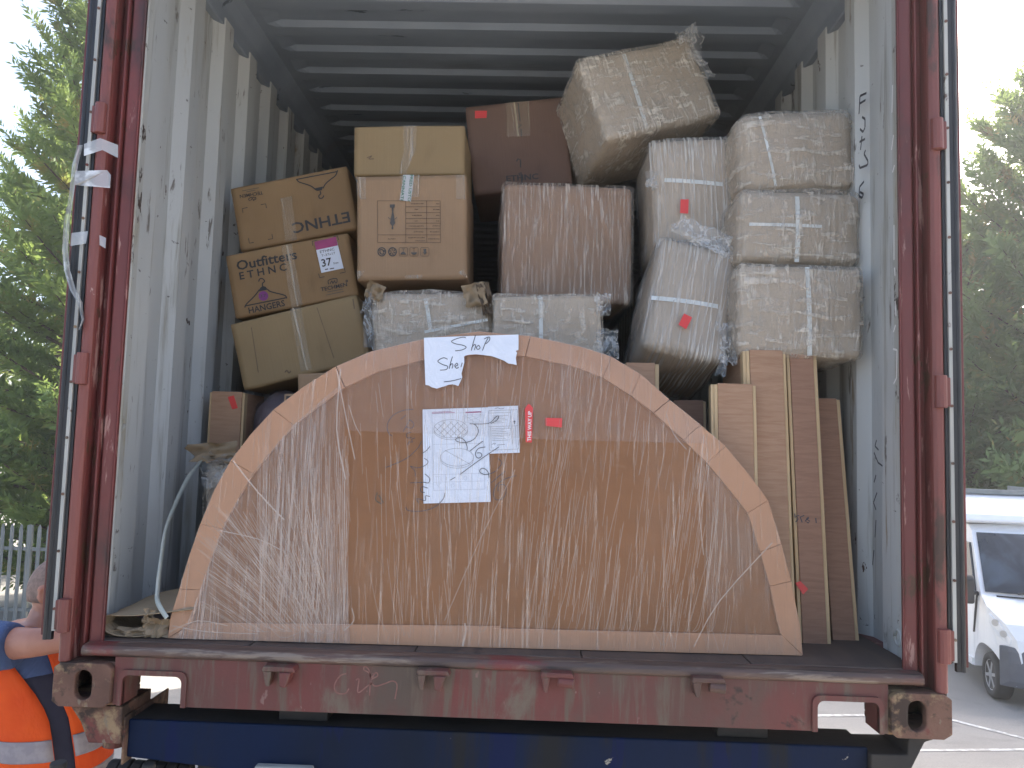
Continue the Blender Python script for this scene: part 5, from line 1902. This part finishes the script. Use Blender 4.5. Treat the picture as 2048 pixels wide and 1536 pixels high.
for k, (px, py, w, h, a_) in enumerate(((262, 1262, 70, 14, .1), (310, 1255, 44, 40, .3), (300, 1232, 26, 26, -.3), (236, 1271, 60, 6, 0))):
    p = at(px, py, .085)
    m = MB()
    vv = []
    for i in range(8):
        for j in range(6):
            u_, w_ = i / 7 - .5, j / 5 - .5
            kk = 1 + .5 * mnoise.noise(Vector((i * .8, j * .9, k * 3)))
            vv.append((p.x + 1.03 + u_ * w / 690 * kk, p.y - .12 + .03 * mnoise.noise(Vector((i * .5, j * .5, k))), max(.003, p.z - .167 + w_ * h / 690 * kk)))
    m.add(vv, [(i * 6 + j, (i + 1) * 6 + j, (i + 1) * 6 + j + 1, i * 6 + j + 1) for i in range(7) for j in range(5)])
    part('torn_piece', m, M_torn, SH, smooth=False, fix=False)

# ------------------------------------------------------------------ man at the left, seen from his right side, facing the container
def rings_mesh(sections, seg=24):
    """sections: (centre x, y, z, half-depth along x, half-width along y)"""
    m_ = MB()
    m_.loft([[(cx + rx * math.cos(2 * math.pi * k / seg), cy + ry * math.sin(2 * math.pi * k / seg), z) for k in range(seg)] for cx, cy, z, rx, ry in sections])
    return m_


def remesh(me, vox, smooth_it, name, mat, parent):
    o2 = bpy.data.objects.new(name, me)
    COL.objects.link(o2)
    r_ = o2.modifiers.new('r', 'REMESH')
    r_.mode = 'VOXEL'
    r_.voxel_size = vox
    s_ = o2.modifiers.new('s', 'SMOOTH')
    s_.factor = .6
    s_.iterations = smooth_it
    dg = bpy.context.evaluated_depsgraph_get()
    m2 = bpy.data.meshes.new_from_object(o2.evaluated_get(dg))
    bpy.data.objects.remove(o2)
    m2.materials.clear()
    return link(name, m2, mat, parent, smooth=True, fix=False)


MX, MY = -1.775, .78
MZ = gz(MX, MY)
MAN = thing('person', 'man with cropped grey hair in blue t-shirt and orange hi-vis vest reaching towards the container', 'person', (MX, MY, MZ))
HZ = at(88, 1112, MY).z - MZ      # standing height
k_ = HZ / 1.76
zs_ = lambda z: z * k_
# body: torso, neck, head, arms, legs joined into one surface
mm = MB()


def add_rings(secs, seg=20):
    t_ = rings_mesh(secs, seg)
    mm.add(t_.v, t_.f)


add_rings([(.05, 0, zs_(.86), .135, .165), (.09, 0, zs_(.98), .165, .180), (.115, 0, zs_(1.10), .175, .185), (.085, 0, zs_(1.26), .165, .19), (.02, 0, zs_(1.41), .14, .195), (-.01, 0, zs_(1.49), .10, .165), (-.005, 0, zs_(1.54), .07, .09)])
mm.tube([(.0, 0, zs_(1.44)), (.03, 0, zs_(1.50)), (.055, 0, zs_(1.57))], [.068, .060, .058], 14)
hx, hz_ = .085, zs_(1.645)
sp = MB()
rings = []
for i in range(13):
    a_ = -math.pi / 2 + math.pi * i / 12
    rr_ = math.cos(a_)
    z = hz_ + .118 * math.sin(a_)
    rings.append([(hx + (.098 if math.cos(q) > 0 else .102) * rr_ * math.cos(q) + (.012 if math.sin(a_) < -.2 else 0), .076 * rr_ * math.sin(q), z) for q in [2 * math.pi * w / 20 for w in range(20)]])
mm.loft(rings)
mm.tube([(hx + .085, 0, hz_ + .02), (hx + .118, 0, hz_ - .022), (hx + .092, 0, hz_ - .035)], [.010, .016, .010], 8)     # nose
mm.tube([(hx + .05, -.035, hz_ - .095), (hx + .085, 0, hz_ - .10), (hx + .05, .035, hz_ - .095)], [.022, .026, .022], 8)  # chin
mm.tube([(hx + .086, -.022, hz_ - .062), (hx + .099, 0, hz_ - .062), (hx + .086, .022, hz_ - .062)], .0075, 8)   # lips
mm.tube([(hx + .075, -.045, hz_ + .03), (hx + .092, 0, hz_ + .035), (hx + .075, .045, hz_ + .03)], .010, 8)   # brow
for sy in (-1, 1):                                       # ears
    mm.tube([(hx - .004, sy * .074, hz_ + .022), (hx - .016, sy * .086, hz_ + .016), (hx - .016, sy * .087, hz_ - .008), (hx - .004, sy * .080, hz_ - .030)], [.009, .011, .010, .008], 8)
shz = zs_(1.49)
# right arm (towards the camera) reaching to the container, left arm hanging
arm = [(-.05, -.15, shz), (.04, -.225, zs_(1.515)), (.16, -.245, zs_(1.525)), (.30, -.21, zs_(1.54)), (.42, -.15, zs_(1.555))]
mm.tube(arm, [.066, .060, .050, .042, .030], 14)
mm.tube([(.40, -.16, zs_(1.553)), (.47, -.12, zs_(1.560)), (.52, -.09, zs_(1.565))], [.030, .036, .028], 10)
for q in range(4):
    y0 = -.125 + q * .018
    mm.tube([(.50, y0, zs_(1.565)), (.55, y0 + .012, zs_(1.575) - .004 * q), (.58 - .006 * abs(q - 1.5), y0 + .016, zs_(1.56) - .004 * q), (.585 - .006 * abs(q - 1.5), y0 + .014, zs_(1.54) - .004 * q)], [.0105, .010, .009, .008], 7)
mm.tube([(.47, -.10, zs_(1.565)), (.50, -.065, zs_(1.575)), (.535, -.055, zs_(1.575))], [.014, .011, .009], 7)
mm.tube([(-.02, .17, shz), (.01, .23, zs_(1.22)), (.06, .24, zs_(1.06)), (.12, .22, zs_(.86))], [.058, .052, .042, .030], 12)
mm.tube([(.12, .22, zs_(.87)), (.14, .215, zs_(.80)), (.15, .21, zs_(.765))], [.028, .036, .028], 10)
for q in range(4):
    mm.tube([(.125 + .016 * q, .212, zs_(.775)), (.13 + .016 * q, .205, zs_(.72)), (.128 + .015 * q, .19, zs_(.69))], [.0105, .0095, .008], 7)
for sy in (-1, 1):
    mm.tube([(.0, sy * .09, zs_(.90)), (.02, sy * .10, zs_(.50)), (.0, sy * .10, zs_(.09))], [.088, .062, .042], 12)
    mm.tube([(-.05, sy * .10, zs_(.045)), (.06, sy * .105, zs_(.04)), (.16, sy * .11, zs_(.03))], [.038, .040, .030], 10)
remesh(mm.mesh('body'), .008, 5, 'body', M_skin, MAN)
# cropped hair: thin cap over the back and top of the skull
cap = MB()
rings = []
for i in range(9):
    a_ = -.28 + (math.pi / 2 + .26) * i / 8
    rr_ = max(.02, math.cos(a_))
    ring = []
    for w in range(21):
        q = math.radians(70) + math.radians(220) * w / 20 if a_ < .35 else math.radians(50) + math.radians(260) * w / 20
        ring.append((hx + .1055 * rr_ * math.cos(q), .0795 * rr_ * math.sin(q), hz_ + .1215 * math.sin(a_)))
    rings.append(ring)
cap.add([p for r_ in rings for p in r_], [(i * 21 + j, i * 21 + j + 1, (i + 1) * 21 + j + 1, (i + 1) * 21 + j) for i in range(8) for j in range(20)])
o_ = part('hair', cap, M_hair, MAN, smooth=True, fix=False)
md = o_.modifiers.new('t', 'SOLIDIFY')
md.thickness = .003
# t-shirt
mm = MB()
add_rings([(.06, 0, zs_(.90), .160, .185), (.10, 0, zs_(1.02), .184, .195), (.115, 0, zs_(1.10), .190, .198), (.085, 0, zs_(1.26), .180, .202), (.02, 0, zs_(1.41), .155, .207), (-.01, 0, zs_(1.485), .115, .182), (-.005, 0, zs_(1.535), .080, .105)])
mm.tube([(-.07, -.10, zs_(1.47)), (-.045, -.18, zs_(1.49)), (.01, -.222, zs_(1.508)), (.075, -.240, zs_(1.512)), (.095, -.243, zs_(1.514))], [.085, .092, .086, .080, .079], 16)
mm.tube([(-.02, .13, zs_(1.405)), (.0, .21, zs_(1.30)), (.03, .235, zs_(1.17))], [.075, .078, .072], 14)
remesh(mm.mesh('tshirt'), .012, 4, 'tshirt', M_tee, MAN)
# navy trousers; dark torso layer added where the t-shirt is in shade
mm = MB()
add_rings([(.02, 0, zs_(.80), .15, .18), (.06, 0, zs_(.90), .163, .190), (.10, 0, zs_(1.02), .187, .198), (.115, 0, zs_(1.10), .193, .201), (.085, 0, zs_(1.26), .183, .205), (.03, 0, zs_(1.40), .160, .207)])
for sy in (-1, 1):
    mm.tube([(.0, sy * .09, zs_(.90)), (.02, sy * .10, zs_(.50)), (.0, sy * .10, zs_(.10))], [.108, .085, .075], 14)
remesh(mm.mesh('trousers_and_shirt_shade'), .012, 4, 'trousers_and_shirt_shade', M_navy, MAN)
for sy in (-1, 1):
    m = MB()
    m.loft([[(cx + rx * math.cos(2 * math.pi * q / 16), sy * .102 + ry * math.sin(2 * math.pi * q / 16), zs_(z)) for q in range(16)] for cx, z, rx, ry in ((.05, .0, .145, .052), (.05, .03, .148, .054), (.03, .075, .12, .050), (-.005, .13, .072, .056))])
    part('boot', m, M_boot, MAN, smooth=True)


# hi-vis vest: a front and a back panel, open down the sides, with grey bands
def vest_panel(name, a0, a1, z0, z1, off, mat, parent, slope=0.0):
    secs = [(.05, .84, .165, .190), (.10, 1.02, .190, .201), (.115, 1.10, .196, .204), (.085, 1.26, .186, .208), (.02, 1.41, .161, .212), (-.01, 1.485, .121, .188), (-.005, 1.535, .088, .112)]

    def prof(z):
        for i in range(len(secs) - 1):
            if secs[i][1] <= z <= secs[i + 1][1]:
                t_ = (z - secs[i][1]) / (secs[i + 1][1] - secs[i][1])
                return [secs[i][q] + (secs[i + 1][q] - secs[i][q]) * t_ for q in (0, 2, 3)]
        s_ = secs[0] if z < secs[0][1] else secs[-1]
        return [s_[0], s_[2], s_[3]]
    m_ = MB()
    nu, nv = 22, 16
    vv_ = []
    for j in range(nv + 1):
        z = z0 + (z1 - z0) * j / nv
        for i in range(nu + 1):
            u_ = i / nu
            # the armhole: panel narrows towards the shoulder
            nar = max(0.0, (z - 1.30) / .22) ** 1.6 * .28
            a_ = a0 + (a1 - a0) * (nar / 2 + u_ * (1 - nar))
            zz = z + slope * math.cos(a_)
            cx, rx, ry = prof(min(1.53, zz))
            fold = .006 * math.sin(a_ * 9 + z * 4) * (1.45 - z)
            vv_.append((cx + (rx + off + fold) * math.cos(a_), (ry + off + fold) * math.sin(a_), zs_(zz)))
    m_.add(vv_, [(j * (nu + 1) + i, j * (nu + 1) + i + 1, (j + 1) * (nu + 1) + i + 1, (j + 1) * (nu + 1) + i) for j in range(nv) for i in range(nu)])
    o2 = part(name, m_, mat, parent, smooth=True, fix=False)
    d2 = o2.modifiers.new('t', 'SOLIDIFY')
    d2.thickness = .004
    return o2


VB = vest_panel('vest_back', math.radians(100), math.radians(306), 0.84, 1.52, .006, M_hivis, MAN)
VF = vest_panel('vest_front', math.radians(-36), math.radians(62), 0.84, 1.52, .006, M_hivis, MAN)
for z in (.905, 1.025, 1.145):
    vest_panel('reflective_band', math.radians(100), math.radians(305.5), z, z + .066, .011, M_refl, VB)
    vest_panel('reflective_band', math.radians(-35.5), math.radians(62), z, z + .066, .011, M_refl, VF)

# ------------------------------------------------------------------ added scattering volume imitating lens veil over trees and van
m = MB()
m.bx(-26, 30, -8, 40, -3.6, 15.5)
n = N('lens_veil_volume')
vol = n.t.nodes.new('ShaderNodeVolumePrincipled')
vol.inputs['Color'].default_value = (.92, .95, 1.0, 1)
vol.inputs['Density'].default_value = .0018
vol.inputs['Anisotropy'].default_value = .45
n.t.links.new(vol.outputs[0], n.out.inputs['Volume'])
o_ = build('lens_veil', m, n.m)
o_['kind'] = 'stuff'
